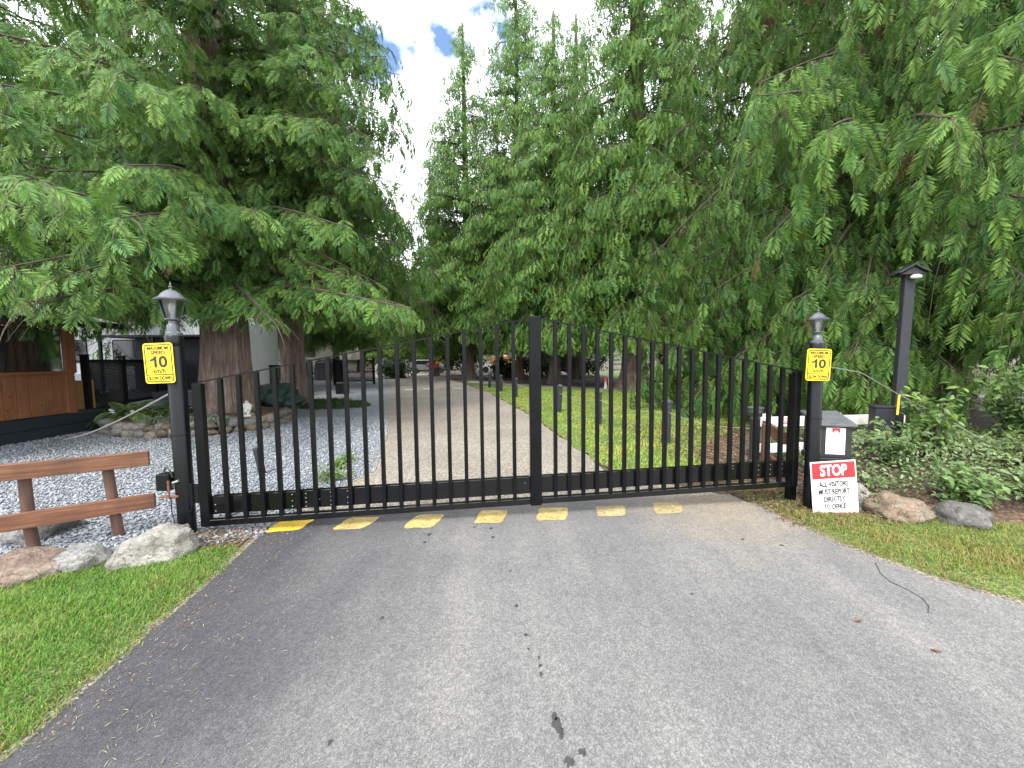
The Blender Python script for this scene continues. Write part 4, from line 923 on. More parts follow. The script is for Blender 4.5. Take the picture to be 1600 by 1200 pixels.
# ------------------------------------------------------------------ black lattice railing
def lattice_panel(label, a, b, z0, z1):
    a, b = Vector(a), Vector(b); d = b - a; L = d.length; rz = math.atan2(d.y, d.x)
    t = thing('lattice_railing', label, 'railing', a, rz, 'black lattice railings by the trailers')
    for x in (0, L):
        m_ = MB(); m_.box((x, 0, (z1 + 0.1) / 2), (0.13, 0.13, z1 + 0.1)); m_.build('post', 'black_matte', t, bevel=0.005)
        m_ = MB(); m_.box((x, 0, z1 + 0.115), (0.17, 0.17, 0.03)); m_.build('post_cap', 'black_matte', t, bevel=0.005)
    m_ = MB(); m_.box((L / 2, 0, z1 - 0.03), (L - 0.13, 0.06, 0.08)); m_.build('top_rail', 'black_matte', t, bevel=0.004)
    m_ = MB(); m_.box((L / 2, 0, z0 + 0.04), (L - 0.13, 0.06, 0.08)); m_.build('bottom_rail', 'black_matte', t, bevel=0.004)
    x0, x1, y0, y1 = 0.065, L - 0.065, z0 + 0.08, z1 - 0.07
    mb_ = MB(); stp = 0.085; hw = 0.021
    for sgn, yy in ((1, -0.006), (-1, 0.006)):
        c0 = (y0 - x1) if sgn > 0 else (y0 + x0); c1 = (y1 - x0) if sgn > 0 else (y1 + x1)
        c = c0 + stp
        while c < c1:
            if sgn > 0: xa, xb2 = max(x0, y0 - c), min(x1, y1 - c)
            else: xa, xb2 = max(x0, c - y1), min(x1, c - y0)
            if xb2 - xa > 0.03:
                za, zbb = c + sgn * xa, c + sgn * xb2
                mb_.add([(xa, yy, za - hw), (xb2, yy, zbb - hw), (xb2, yy, zbb + hw), (xa, yy, za + hw), (xa, yy + 0.008, za - hw), (xb2, yy + 0.008, zbb - hw), (xb2, yy + 0.008, zbb + hw), (xa, yy + 0.008, za + hw)], [(0,1,2,3),(7,6,5,4),(0,4,5,1),(2,6,7,3)])
            c += stp
    o_ = mb_.build('lattice', 'black_matte', t); o_['kind'] = 'stuff'
q = [(-10.15, 9.15, 0), (-11.55, 11.4, 0), (-12.9, 14.9, 0)]
lattice_panel('black lattice railing section nearest the brown shed', q[0], q[1], 0.32, 1.62)
lattice_panel('black lattice railing section behind the left lantern post', q[1], q[2], 0.32, 1.62)
lattice_panel('black lattice railing section right of the big cedar trunk', (-11.2, 16.4, 0), (-8.9, 16.6, 0), 0.25, 1.35)
lattice_panel('far black lattice railing section by the cream trailer', (-10.9, 23.6, 0), (-8.6, 23.9, 0), 0.2, 1.5)

# ------------------------------------------------------------------ stone planter round the cedar
pl_front = [(-9.45, 9.0), (-8.9, 8.35), (-8.2, 7.95), (-7.5, 7.75), (-6.8, 7.72), (-6.2, 7.95), (-5.75, 8.4), (-5.6, 9.0), (-5.75, 9.7), (-6.1, 10.4)]
planter = thing('stone_planter', 'dry stone planter wall round the foot of big cedar', 'planter', (-7.4, 9.2, 0))
def arc(pts, n):
    P = [Vector((p[0], p[1], 0)) for p in pts]; seg = [(P[i + 1] - P[i]).length for i in range(len(P) - 1)]; T = sum(seg); out = []
    for k in range(n):
        d = T * k / (n - 1); i = 0
        while i < len(seg) - 1 and d > seg[i]: d -= seg[i]; i += 1
        out.append((P[i].lerp(P[i + 1], min(1, d / seg[i])), (P[i + 1] - P[i]).normalized()))
    return out
stone_mes = []
M['rock_pale'] = rock('rock_pale', (0.42, 0.36, 0.29), (0.24, 0.20, 0.155), (0.54, 0.49, 0.42), 4.0)
for k in range(9):
    me = boulder_me((0.5, 0.5, 0.5), 40 + k, 2, 0.25); me.name = 'wall_stone'; me.materials.append(M[['rock_tan', 'rock_white', 'rock_red', 'rock_pale', 'rock_white', 'rock_grey', 'rock_pale', 'rock_pale', 'rock_white'][k]]); stone_mes.append(me)
rng = random.Random(12)
total = sum((Vector(pl_front[i + 1]) - Vector(pl_front[i])).length for i in range(len(pl_front) - 1))
samples = arc(pl_front, 400)
for course, (zc, hc) in enumerate(((0.07, 0.20), (0.215, 0.17))):
    d = rng.uniform(0, 0.2)
    while d < total - 0.15:
        wd = rng.uniform(0.16, 0.34); p, tn = samples[min(399, int((d + wd / 2) / total * 399))]
        nrm = Vector((tn.y, -tn.x, 0)) 
        o_ = link('stone', rng.choice(stone_mes), 'rock_tan', planter, p - Vector((-7.4, 9.2, 0)) - nrm * 0.03 * course + Vector((0, 0, zc + rng.uniform(-0.03, 0.03))))
        o_.scale = (wd * 1.14, rng.uniform(0.22, 0.38), hc * rng.uniform(0.95, 1.55)); o_.rotation_euler = (rng.uniform(-0.2, 0.2), rng.uniform(-0.16, 0.16), math.atan2(tn.y, tn.x) + rng.uniform(-0.25, 0.25))
        d += wd
bed = pl_front + [(-7.2, 11.2), (-9.2, 10.6)]
mb = MB(); cx, cy = -7.5, 9.5
vs = [(x, y, 0.24) for x, y in bed] + [(cx + (x - cx) * 0.5, cy + (y - cy) * 0.5, 0.34) for x, y in bed] + [(cx, cy, 0.36)]
nbp = len(bed); fs = [(i, (i + 1) % nbp, nbp + (i + 1) % nbp, nbp + i) for i in range(nbp)] + [(nbp + i, nbp + (i + 1) % nbp, 2 * nbp) for i in range(nbp)]
mb.add([(x + 7.4, y - 9.2, z) for x, y, z in vs], fs); mb.build('bed_soil', 'mulch', planter)
# little statue and green tarpaulin
sp = Vector((-6.15, 8.85, 0.30)); t = thing('garden_statue', 'small pale seated statue on the stone planter edge', 'statue', sp, R(20))
bm = bmesh.new()
def skin_body(name, joints, edges, radii, mat, parent, sub=2):
    me = bpy.data.meshes.new(name); me.from_pydata(joints, edges, [])
    o_ = bpy.data.objects.new(name, me); COL.objects.link(o_); o_.parent = parent
    md = o_.modifiers.new('skin', 'SKIN'); md.use_smooth_shade = True
    for i, r_ in enumerate(radii): me.skin_vertices[0].data[i].radius = (r_, r_)
    me.skin_vertices[0].data[0].use_root = True
    ms = o_.modifiers.new('sub', 'SUBSURF'); ms.levels = sub; ms.render_levels = sub
    dg = bpy.context.evaluated_depsgraph_get(); dg.update()
    me2 = bpy.data.meshes.new_from_object(o_.evaluated_get(dg)); bpy.data.objects.remove(o_)
    me2.name = name; me2.materials.clear(); return link(name, me2, mat, parent)
skin_body('figure', [(0, 0, 0.06), (0, 0.01, 0.14), (0, 0.0, 0.235), (0, 0, 0.285), (0, -0.01, 0.335), (-0.06, -0.06, 0.08), (-0.05, -0.15, 0.05), (-0.05, -0.17, 0.01), (0.06, -0.06, 0.08), (0.06, -0.14, 0.06), (0.05, -0.16, 0.01), (-0.07, 0, 0.22), (-0.085, -0.04, 0.15), (-0.05, -0.1, 0.11), (0.07, 0, 0.22), (0.085, -0.04, 0.15), (0.05, -0.1, 0.11)],
          [(0, 1), (1, 2), (2, 3), (3, 4), (0, 5), (5, 6), (6, 7), (0, 8), (8, 9), (9, 10), (2, 11), (11, 12), (12, 13), (2, 14), (14, 15), (15, 16)], [0.065, 0.06, 0.055, 0.03, 0.05, 0.045, 0.035, 0.03, 0.045, 0.035, 0.03, 0.035, 0.028, 0.024, 0.035, 0.028, 0.024], 'statue', t)
m_ = MB(); m_.box((0, -0.05, 0.0), (0.24, 0.30, 0.06)); m_.build('plinth', 'statue', t, bevel=0.01)
t = thing('tarpaulin_heap', 'dark green tarpaulin heap between the two left trunks', 'tarpaulin', (-6.9, 11.05, 0.0))
me = boulder_me((0.75, 0.45, 0.55), 61, 4, 0.5); link('tarpaulin', me, 'green_tarp', t, (0, 0, 0.38))
m_ = MB(); m_.tube([(-0.6, -0.1, 0.12), (-0.62, -0.25, 0.3), (-0.3, -0.38, 0.5), (0.1, -0.40, 0.55), (0.5, -0.3, 0.4)], 0.012, 6); m_.build('cord', 'rope', t)
t = thing('garden_bench', 'low rustic bench with pale plank seat behind lattice gap', 'bench', (-8.6, 14.6, 0), R(5))
m_ = MB(); m_.box((0.1, 0, 0.46), (1.5, 0.34, 0.05)); m_.build('seat', 'white_paint', t, bevel=0.006)
for x in (-0.5, 0.7):
    m_ = MB(); m_.box((x, 0, 0.22), (0.08, 0.28, 0.44)); m_.build('leg', 'post_wood', t, bevel=0.005)
t = thing('storage_box', 'small black box on the gravel before the far railing', 'box', (-7.75, 17.5, 0), R(8))
m_ = MB(); m_.box((0, 0, 0.22), (0.5, 0.4, 0.44)); m_.build('body', 'black_matte', t, bevel=0.012)
m_ = MB(); m_.box((0, 0, 0.45), (0.54, 0.44, 0.03)); m_.build('lid', 'black_matte', t, bevel=0.006)

# ------------------------------------------------------------------ far signs, car and sheds
def far_stop(label, px, py, Y, s):
    p = at(px, py, Y); t = thing('road_sign', label, 'sign', (p.x, p.y, 0))
    m_ = MB(); m_.box((0, 0.03, p.z / 2), (0.07, 0.05, p.z)); m_.build('post', 'rv_grey', t)
    m_ = MB(); m_.prism([(s * math.cos(R(22.5 + 45 * k)), p.z + s * math.sin(R(22.5 + 45 * k))) for k in range(8)], -0.02, 0.0, 'y'); m_.build('plate', 'far_red', t)
    link('lettering', text_mesh('STOP', s * 1.35, s * 0.55, bold=0.02), 'sign_white', t, (0, -0.024, p.z))
far_stop('far red stop sign just left of the sign-bearing trunk', 671, 569, 33.2, 0.30)
far_stop('small far red stop sign left of the grey car', 653, 567, 45, 0.28)
t = thing('tree_sign', 'cream and red notice boards on the far trunk by road', 'sign', (-6.45, 33.0, 0))
p = at(683, 559, 33.0); m_ = MB(); m_.box((0, 0, p.z), (0.52, 0.03, 0.34)); m_.build('board', 'trim_tan', t)
p2 = at(683, 566, 33.0); m_ = MB(); m_.box((0.02, -0.005, p2.z), (0.20, 0.03, 0.26)); m_.build('board', 'tag_yellow', t)
p3 = at(683, 570.5, 33.0); m_ = MB(); m_.box((0, 0, p3.z - 0.02), (0.46, 0.03, 0.34)); m_.build('board', 'far_red', t)
m_ = MB(); m_.box((0, 0.05, 1.0), (0.07, 0.05, 2.2)); m_.build('stake', 'post_wood', t)
def car(label, loc, rz, mt):
    t = thing('parked_car', label, 'car', loc, rz)
    m_ = MB(); m_.prism([(-2.1, 0.35), (2.1, 0.35), (2.15, 0.62), (2.0, 0.82), (1.15, 0.92), (0.45, 1.42), (-1.1, 1.45), (-1.9, 1.0), (-2.15, 0.9)], -0.85, 0.85, 'y'); m_.build('body', mt, t, bevel=0.06, segs=3, smooth=True)
    for s_ in (-1, 1):
        m_ = MB(); m_.prism([(0.95, 0.94), (0.4, 1.34), (-1.0, 1.36), (-1.55, 1.0)], s_ * 0.845, s_ * 0.862, 'y'); m_.build('side_window', 'dark_glass', t)
        for x in (-1.3, 1.3):
            m_ = MB(); m_.lathe([(0.05, -0.1), (0.31, -0.1), (0.33, -0.06), (0.33, 0.06), (0.31, 0.1), (0.05, 0.1)], 20); o_ = m_.build('wheel', 'tyre', t, (x, s_ * 0.80, 0.33)); o_.rotation_euler = (R(90), 0, 0)
        m_ = MB(); m_.box((2.08, s_ * 0.6, 0.68), (0.12, 0.32, 0.12)); m_.build('headlight', 'rv_white', t, bevel=0.02)
    return t
car('grey car parked far off beyond the red stop sign', (-9.0, 41.5, 0.01), R(5), 'car_grey')
t = thing('utility_trailer', 'orange and white utility trailer glimpsed far between trunks', 'trailer', (-1.3, 42, 0))
m_ = MB(); m_.box((0, 0, 1.35), (2.0, 1.6, 0.8)); m_.build('orange_box', 'far_orange', t, bevel=0.03)
m_ = MB(); m_.box((-0.3, 0, 0.55), (4.6, 1.7, 0.5)); m_.build('white_deck', 'rv_white', t, bevel=0.03)
for x in (-1.5, 1.2):
    m_ = MB(); m_.lathe([(0.05, -0.1), (0.31, -0.1), (0.33, -0.06), (0.33, 0.06), (0.31, 0.1), (0.05, 0.1)], 16); o_ = m_.build('wheel', 'tyre', t, (x, -0.86, 0.33)); o_.rotation_euler = (R(90), 0, 0)
m_ = MB(); m_.box((0, -0.2, 1.8), (1.6, 1.0, 0.14)); m_.build('roof', 'rv_white', t, bevel=0.02)
trailer('white trailer glimpsed between the trunks behind the centre right bars', (1.6, 32.5, 0), R(-8), 5.0, 3.0, 'rv_white', 'rv_grey', [(1.4, 1.9, 0.9, 0.6), (3.4, 1.9, 0.9, 0.6)], False)
# white rail fence beyond the far lawn
t = thing('far_rail_fence', 'pale rail fence along the sunlit far lawn', 'fence', (8.0, 31.0, 0), R(-4))
for k in range(8):
    m_ = MB(); m_.box((k * 1.9, 0, 0.55), (0.13, 0.13, 1.1)); m_.build('post', 'white_paint', t)
for z in (0.5, 0.95):
    m_ = MB(); m_.box((6.65, -0.08, z), (13.6, 0.05, 0.15)); m_.build('rail', 'white_paint', t)
t = thing('lawn_ornament', 'small red and white lawn ornament beside the path', 'ornament', G(948, 608))
m_ = MB(); m_.lathe([(0.10, 0), (0.13, 0.05), (0.12, 0.2), (0.07, 0.30), (0.05, 0.32)], 14); m_.build('body', 'far_orange', t, (0.18, 0, 0), smooth=True)
m_ = MB(); m_.lathe([(0.07, 0), (0.09, 0.1), (0.05, 0.26), (0.06, 0.33), (0.05, 0.4)], 14); m_.build('body', 'statue', t, (-0.05, 0.02, 0), smooth=True)
m_ = MB(); m_.lathe([(0.075, 0.38), (0.05, 0.5), (0.005, 0.64)], 12); m_.build('hat', 'far_red', t, (-0.05, 0.02, 0), smooth=True)
m_ = MB(); m_.box((0.10, 0, 0.35), (0.035, 0.03, 0.7)); m_.build('stake', 'rv_white', t)
o_ = tag(link('tree_stump', boulder_me((0.55, 0.5, 0.75), 71, 3, 0.3), 'bark_cedar', None, (9.6, 21.2, 0.35)), 'dark tree stump at the edge of the sunlit far lawn', 'stump')
# ------------------------------------------------------------------ conifers
def spray_template(pairs, lobes, seed, width=0.34, droop=0.28, spread=1.0, wf=0.105):
    """one flat feathery spray along +X, unit length; returns verts, tris, tipness"""
    rg = np.random.default_rng(seed); vs, ts, tp = [], [], []
    def zc(x, y): return -droop * x * x - 0.5 * y * y
    def addv(x, y, tip): vs.append((x, y, zc(x, y) + rg.normal(0, 0.008))); tp.append(tip); return len(vs) - 1
    a = [addv(0, -0.010, 0), addv(0, 0.010, 0), addv(0.5, 0.008, 0.2), addv(0.5, -0.008, 0.2), addv(0.98, 0.0, 0.9)]
    ts += [(a[0], a[3], a[2]), (a[0], a[2], a[1]), (a[3], a[4], a[2])]
    for i in range(pairs):
        for s in (-1, 1):
            t = 0.08 + 0.86 * (i + (0.25 if s > 0 else 0.0) + rg.uniform(-0.1, 0.1)) / pairs
            l = width * (0.35 + 0.65 * math.sin(math.pi * min(1, 0.22 + 0.62 * t))) * (1 - 0.62 * max(0, t - 0.45) / 0.55) * rg.uniform(0.8, 1.15)
            ang = R(rg.uniform(42, 60) - 16 * t) * spread
            ux, uy = math.cos(ang), s * math.sin(ang); px, py = -uy, ux
            w = wf * l + 0.005
            def pt(d, o, tip): return addv(t + ux * d + px * o, uy * d + py * o, tip)
            b0 = pt(0, 0, 0.1); m1 = pt(l * 0.45, w, 0.45); m2 = pt(l * 0.45, -w, 0.45); e = pt(l, 0, 1.0)
            if lobes < 0: ts.append((m2, e, m1)) ; ts.append((b0, m2, m1)) if pairs < 6 else None
            elif lobes == 0: ts += [(b0, m2, e), (b0, e, m1)]
            else:
                ts += [(b0, m2, e), (b0, e, m1)]
                for q, sg in ((0.28, 1), (0.28, -1), (0.6, 1), (0.6, -1))[:lobes]:
                    c0 = pt(l * q, 0, 0.35); c1 = pt(l * (q + 0.18), sg * w * 0.7, 0.6); c2 = pt(l * (q + 0.40), sg * w * 2.3, 0.95)
                    ts.append((c0, c1, c2))
    ts = [x for x in ts if x is not None]
    return np.array(vs, np.float32), np.array(ts, np.int32), np.array(tp, np.float32)
T_NEAR = [spray_template(9, 0, s, 0.38, wf=0.10) for s in (1, 2, 3, 11, 21)]
T_MID = [spray_template(7, 0, s, 0.42, wf=0.15) for s in (4, 5, 12)]
T_FAR = [spray_template(7, -1, s, 0.50, wf=0.16) for s in (6, 7, 13, 14)]

GREENS = np.array([(0.030, 0.066, 0.022), (0.044, 0.088, 0.026), (0.058, 0.108, 0.030), (0.036, 0.078, 0.034), (0.068, 0.112, 0.028)])
TIPS = np.array([(0.085, 0.150, 0.036), (0.115, 0.190, 0.045), (0.070, 0.140, 0.045), (0.135, 0.195, 0.050)])

def trunk_mesh(name, H, r0, flare, seed, n=48, m=30, lean=(0, 0), top=0.06):
    vs, fs = [], []
    for j in range(m + 1):
        s = (j / m) ** 1.6; z = -0.15 + (H + 0.15) * s
        r = r0 * (1 - s) ** 0.8 + top * s + flare * math.exp(-max(z, 0) / 0.45)
        for k in range(n):
            a = 2 * math.pi * k / n
            rid = mnoise.noise(Vector((math.cos(a) * 5.2, math.sin(a) * 5.2, z * 0.22 + seed))) * 0.16 + mnoise.noise(Vector((math.cos(a) * 12, math.sin(a) * 12, z * 0.5 + seed))) * 0.13 + mnoise.noise(Vector((math.cos(a) * 22, math.sin(a) * 22, z * 0.9 + seed))) * 0.06
            but = math.exp(-max(z, 0) / 0.5) * flare * 0.7 * mnoise.noise(Vector((math.cos(a) * 2.2, math.sin(a) * 2.2, seed * 3)))
            rr = r * (1 + rid) + but
            vs.append((rr * math.cos(a) + lean[0] * z, rr * math.sin(a) + lean[1] * z, z))
    for j in range(m):
        for k in range(n):
            a, b = j * n + k, j * n + (k + 1) % n
            fs.append((a, b, b + n, a + n))
    mb_ = MB(); mb_.add(vs, fs); return mb_.mesh(name, smooth=False)

def conifer_data(seed, H, z0, RAD, n_br, spray, sec_len, sec_step, spr_step, droop, templates, toward=(0, -1), bias=0.6, zdense=99, coarse=1.8, shape=0.8, hang=0.8, zcut=0.12, keepout=None, brown=0.002, low_r=1.0):
    rg = np.random.default_rng(seed)
    P, A_, N_, S_, C_, K_ = [], [], [], [], [], []
    wood = MB(); tw = Vector((toward[0], toward[1], 0)).normalized()
    for i in range(n_br):
        u = (i + rg.uniform(0, 1)) / n_br
        z = z0 + (H - z0) * u ** 1.25
        rel = (z - z0) / (H - z0)
        L = RAD * ((1 - rel) ** shape) * rg.uniform(0.72, 1.12) + 0.12 + 0.25 * (1 - rel)
        L *= low_r + (1 - low_r) * min(1, max(0, (z - 2.5) / 3.5))
        az = rg.uniform(0, 2 * math.pi)
        o = Vector((math.cos(az), math.sin(az), 0))
        if o.dot(tw) < -0.15 and rg.uniform() < bias:
            az += math.pi; o = -o
        tn = Vector((-o.y, o.x, 0)); npt = 9
        dr = droop * rg.uniform(0.7, 1.3); wob = rg.uniform(-0.25, 0.25); up = rg.uniform(0.05, 0.22)
        br = []
        for k in range(npt):
            s = k / (npt - 1)
            br.append(o * (L * s * (1 - 0.10 * s * dr)) + tn * (L * wob * s * s * 0.5) + Vector((0, 0, z + L * (up * s - dr * s ** 1.9 + 0.16 * dr * s ** 5))))
        if any(p.z < 0.25 for p in br):
            lift = 0.25 - min(p.z for p in br)
            br = [p + Vector((0, 0, lift * (k / (npt - 1)) ** 1.5)) for k, p in enumerate(br)]
        rb = 0.010 + 0.008 * L
        wood.tube(br, [rb * (1 - 0.85 * k / (npt - 1)) for k in range(npt)], 5, cap=False)
        cz = coarse if z > zdense else 1.0
        back = o.dot(tw) < -0.25
        if back: cz *= 1.5
        nsec = max(3, int(L * 0.86 / (sec_step * cz)))
        for j in range(nsec):
            s = 0.14 + 0.86 * (j + rg.uniform(0, 0.9)) / nsec
            f = s * (npt - 1); k0 = min(npt - 2, int(f)); p = br[k0].lerp(br[k0 + 1], f - k0)
            if keepout is not None and math.hypot(p.x - keepout[0], p.y - keepout[1]) < keepout[2] * 1.2 and p.z < keepout[3] + 0.6: continue
            td = (br[k0 + 1] - br[k0]).normalized()
            sd = 1 if j % 2 else -1
            an = R(rg.uniform(28, 75))
            d0 = (td * math.cos(an) + tn * sd * math.sin(an)); d0.z += rg.uniform(-0.1, 0.15); d0.normalize()
            sl = sec_len * rg.uniform(0.5, 1.15) * (1.0 - 0.35 * s) * (0.46 + 0.54 * (1 - rel) ** 0.6)
            if s > 0.97: d0 = td.copy()
            hg = hang * rg.uniform(0.7, 1.3)
            ns = max(2, int(sl / spr_step))
            q = (np.arange(ns) + rg.uniform(0.2, 0.9, ns)) / ns
            d0n = np.array(d0); base = np.array(p)
            pos = base + d0n * (sl * (q - 0.25 * hg * q * q))[:, None] + np.array([0, 0, -1.0]) * (sl * hg * q ** 1.8)[:, None]
            tang = unit(d0n * (1 - 0.5 * hg * q)[:, None] + np.array([0, 0, -1.0]) * (hg * 1.8 * q ** 0.8)[:, None])
            side = unit(np.cross(tang, np.array([0, 0, 1.0]) + rg.normal(0, 0.15, 3)))
            alt = np.where(np.arange(ns) % 2 == 0, 1.0, -1.0)
            ax = unit(tang * 0.9 + side * (alt * rg.uniform(0.35, 0.9, ns))[:, None] + np.array([0, 0, -0.55 * hang * hang]) + rg.normal(0, 0.18, (ns, 3)))
            nr = np.cross(ax, np.cross(np.array(o) * 0.9 + np.array([0, 0, 0.75]) + rg.normal(0, 0.35, (ns, 3)), ax)); nr = unit(nr)
            ok = pos[:, 2] > zcut + rg.uniform(0, 0.3)
            if keepout is not None: ok &= ~((np.hypot(pos[:, 0] - keepout[0], pos[:, 1] - keepout[1]) < keepout[2]) & (pos[:, 2] < keepout[3]))
            P.append(pos[ok]); A_.append(ax[ok]); N_.append(nr[ok]); S_.append((spray * (0.55 + 0.45 * (1 - rel) ** 0.5) * rg.uniform(0.65, 1.25, ns) * (1.15 if cz > 1.5 else 1.0))[ok])
            g = GREENS[rg.integers(0, len(GREENS))] * rg.uniform(0.75, 1.2)
            c = 0.92 * np.repeat(g[None], ns, 0) * rg.uniform(0.8, 1.2, (ns, 1)); tpc = 1.55 * TIPS[rg.integers(0, len(TIPS), ns)] * rg.uniform(0.6, 1.2, (ns, 1))
            bw_ = rg.uniform(0, 1, ns) < brown * (6 if rg.uniform() < 0.12 else 0.4)
            c[bw_] = np.array((0.09, 0.06, 0.03)); tpc[bw_] = np.array((0.12, 0.085, 0.04))
            C_.append(c[ok]); K_.append(tpc[ok])
            if sl > 0.5 and sec_len > 0.6 and cz < 1.4:
                qs = [0, 0.35, 0.7, 1.0]
                wood.tube([Vector(base) + d0 * (sl * (w - 0.25 * hg * w * w)) + Vector((0, 0, -sl * hg * w ** 1.8)) for w in qs], [0.008, 0.006, 0.004, 0.002], 3, cap=False)
    P, A_, N_, S_, C_, K_ = map(np.concatenate, (P, A_, N_, S_, C_, K_))
    B_ = np.cross(N_, A_); parts = []; pick = rg.integers(0, len(templates), len(P))
    for ti, (tv, tt, tvt) in enumerate(templates):
        k = pick == ti
        parts.append(scatter(tv, tt, P[k], A_[k], B_[k], N_[k], S_[k], C_[k], K_[k], tvt ** 1.5))
    v, t, c = join_np(parts)
    return v, t, c, wood, len(P)
TRI = [0]
def make_conifer(name, label, loc, seed, H, r0, flare, barkm, cat='tree', group=None, lean=(0, 0), trunk_n=48, **kw):
    t = thing(name, label, cat, (loc[0], loc[1], 0), 0.0, group)
    tm = trunk_mesh('trunk', H, r0, flare, seed, trunk_n, lean=lean); link('trunk', tm, barkm, t)
    v, tr, c, wood, n = conifer_data(seed, H, templates=kw.pop('templates'), **kw)
    link('branches', wood.mesh('branches', smooth=True), 'bark_branch', t)
    cr = link('crown', np_mesh('crown', v, tr, c), 'needles', t); cr['kind'] = 'stuff'
    TRI[0] += len(tr); print(name, 'sprays', n, 'tris', len(tr))
    return t
M['bark_branch'] = bark('bark_branch', (0.085, 0.062, 0.045), (0.045, 0.032, 0.024), (0.14, 0.11, 0.085))
cedarA = make_conifer('cedar_tree', 'huge cedar with fluted trunk growing in the stone planter', (-7.0, 9.45), 101, 19, 0.50, 0.34, 'bark_cedar', trunk_n=110,
    templates=T_NEAR, z0=3.0, RAD=5.0, n_br=155, spray=0.345, sec_len=0.95, sec_step=0.12, spr_step=0.115, droop=0.40, zcut=2.2, toward=(0.35, -1), bias=0.75, zdense=10.5, shape=0.55, hang=0.75)
cedarC = make_conifer('cedar_tree', 'huge drooping cedar behind the lamp pole on the right', (7.1, 7.6), 103, 18, 0.55, 0.25, 'bark_red', trunk_n=64,
    templates=T_NEAR, z0=2.0, RAD=4.7, n_br=172, spray=0.35, sec_len=1.15, sec_step=0.12, spr_step=0.12, droop=0.58, zcut=0.5, keepout=(-2.1, -2.7, 0.62, 3.0), toward=(-0.6, -1), bias=0.75, zdense=10, shape=0.5, hang=1.4, brown=0.004, low_r=0.62)
cedarB = make_conifer('cedar_tree', 'tall cedar with straight trunk behind the stone planter', (-7.1, 12.5), 105, 22, 0.36, 0.14, 'bark_cedar',
    templates=T_MID, z0=4.0, RAD=4.9, n_br=125, spray=0.52, sec_len=1.1, sec_step=0.17, spr_step=0.19, zcut=3.5, droop=0.5, toward=(0.7, -1), bias=0.7, zdense=13, shape=0.5, hang=1.0)
cedarD = make_conifer('cedar_tree', 'weeping cedar skirted to the ground behind the mulch bed', (7.3, 11.3), 107, 20, 0.42, 0.2, 'bark_red',
    templates=T_MID, z0=1.6, RAD=3.4, n_br=125, spray=0.52, sec_len=1.2, sec_step=0.17, spr_step=0.19, droop=0.62, toward=(-0.6, -1), bias=0.7, zdense=12.5, shape=0.45, hang=1.4)
# middle-distance trees
mid1 = make_conifer('conifer_tree', 'pointed conifer standing by the road bend, left of centre', (-3.25, 29.2), 111, 25.5, 0.36, 0.25, 'bark_grey', group='conifers beyond the lawn',
    templates=T_FAR, zcut=2.6, z0=3.8, RAD=5.2, n_br=285, spray=0.56, sec_len=1.0, sec_step=0.175, spr_step=0.18, droop=0.36, toward=(0, -1), bias=0.65, shape=0.64, hang=0.85)
mid2 = make_conifer('conifer_tree', 'tallest conifer in the middle, its thin top reaching the frame edge', (0.55, 27.5), 113, 30, 0.22, 0.15, 'bark_red', group='conifers beyond the lawn',
    templates=T_FAR, zcut=3.4, z0=5.0, RAD=5.0, n_br=300, spray=0.56, sec_len=1.0, sec_step=0.175, spr_step=0.18, droop=0.42, toward=(0, -1), bias=0.65, shape=0.66, hang=0.85)
mid3 = make_conifer('conifer_tree', 'drooping conifer with grey trunk behind the centre right bars', (2.5, 22.4), 115, 20.5, 0.30, 0.2, 'bark_grey', group='conifers beyond the lawn',
    templates=T_FAR, zcut=2.0, z0=3.4, RAD=4.5, n_br=265, spray=0.54, sec_len=1.1, sec_step=0.175, spr_step=0.18, droop=0.5, toward=(-0.1, -1), bias=0.65, shape=0.64, hang=1.0)
mid4 = make_conifer('conifer_tree', 'broad dark cedar with thick trunk beyond the path', (6.1, 19.2), 117, 27, 0.58, 0.35, 'bark_cedar', group='conifers beyond the lawn',
    templates=T_FAR, zcut=1.9, z0=3.6, RAD=4.6, n_br=215, spray=0.56, sec_len=1.2, sec_step=0.19, spr_step=0.18, droop=0.55, toward=(-0.3, -1), bias=0.65, shape=0.6, hang=1.1)
def plant_copy(src, x, y, rz, s, label, name=None):
    c = copy_tree(src); c.location = (x, y, 0); c.rotation_euler = (0, 0, rz); c.scale = (s[0], s[0], s[1]); c['label'] = label
    if name: c.name = name
    c['group'] = 'conifers beyond the lawn'
    return c
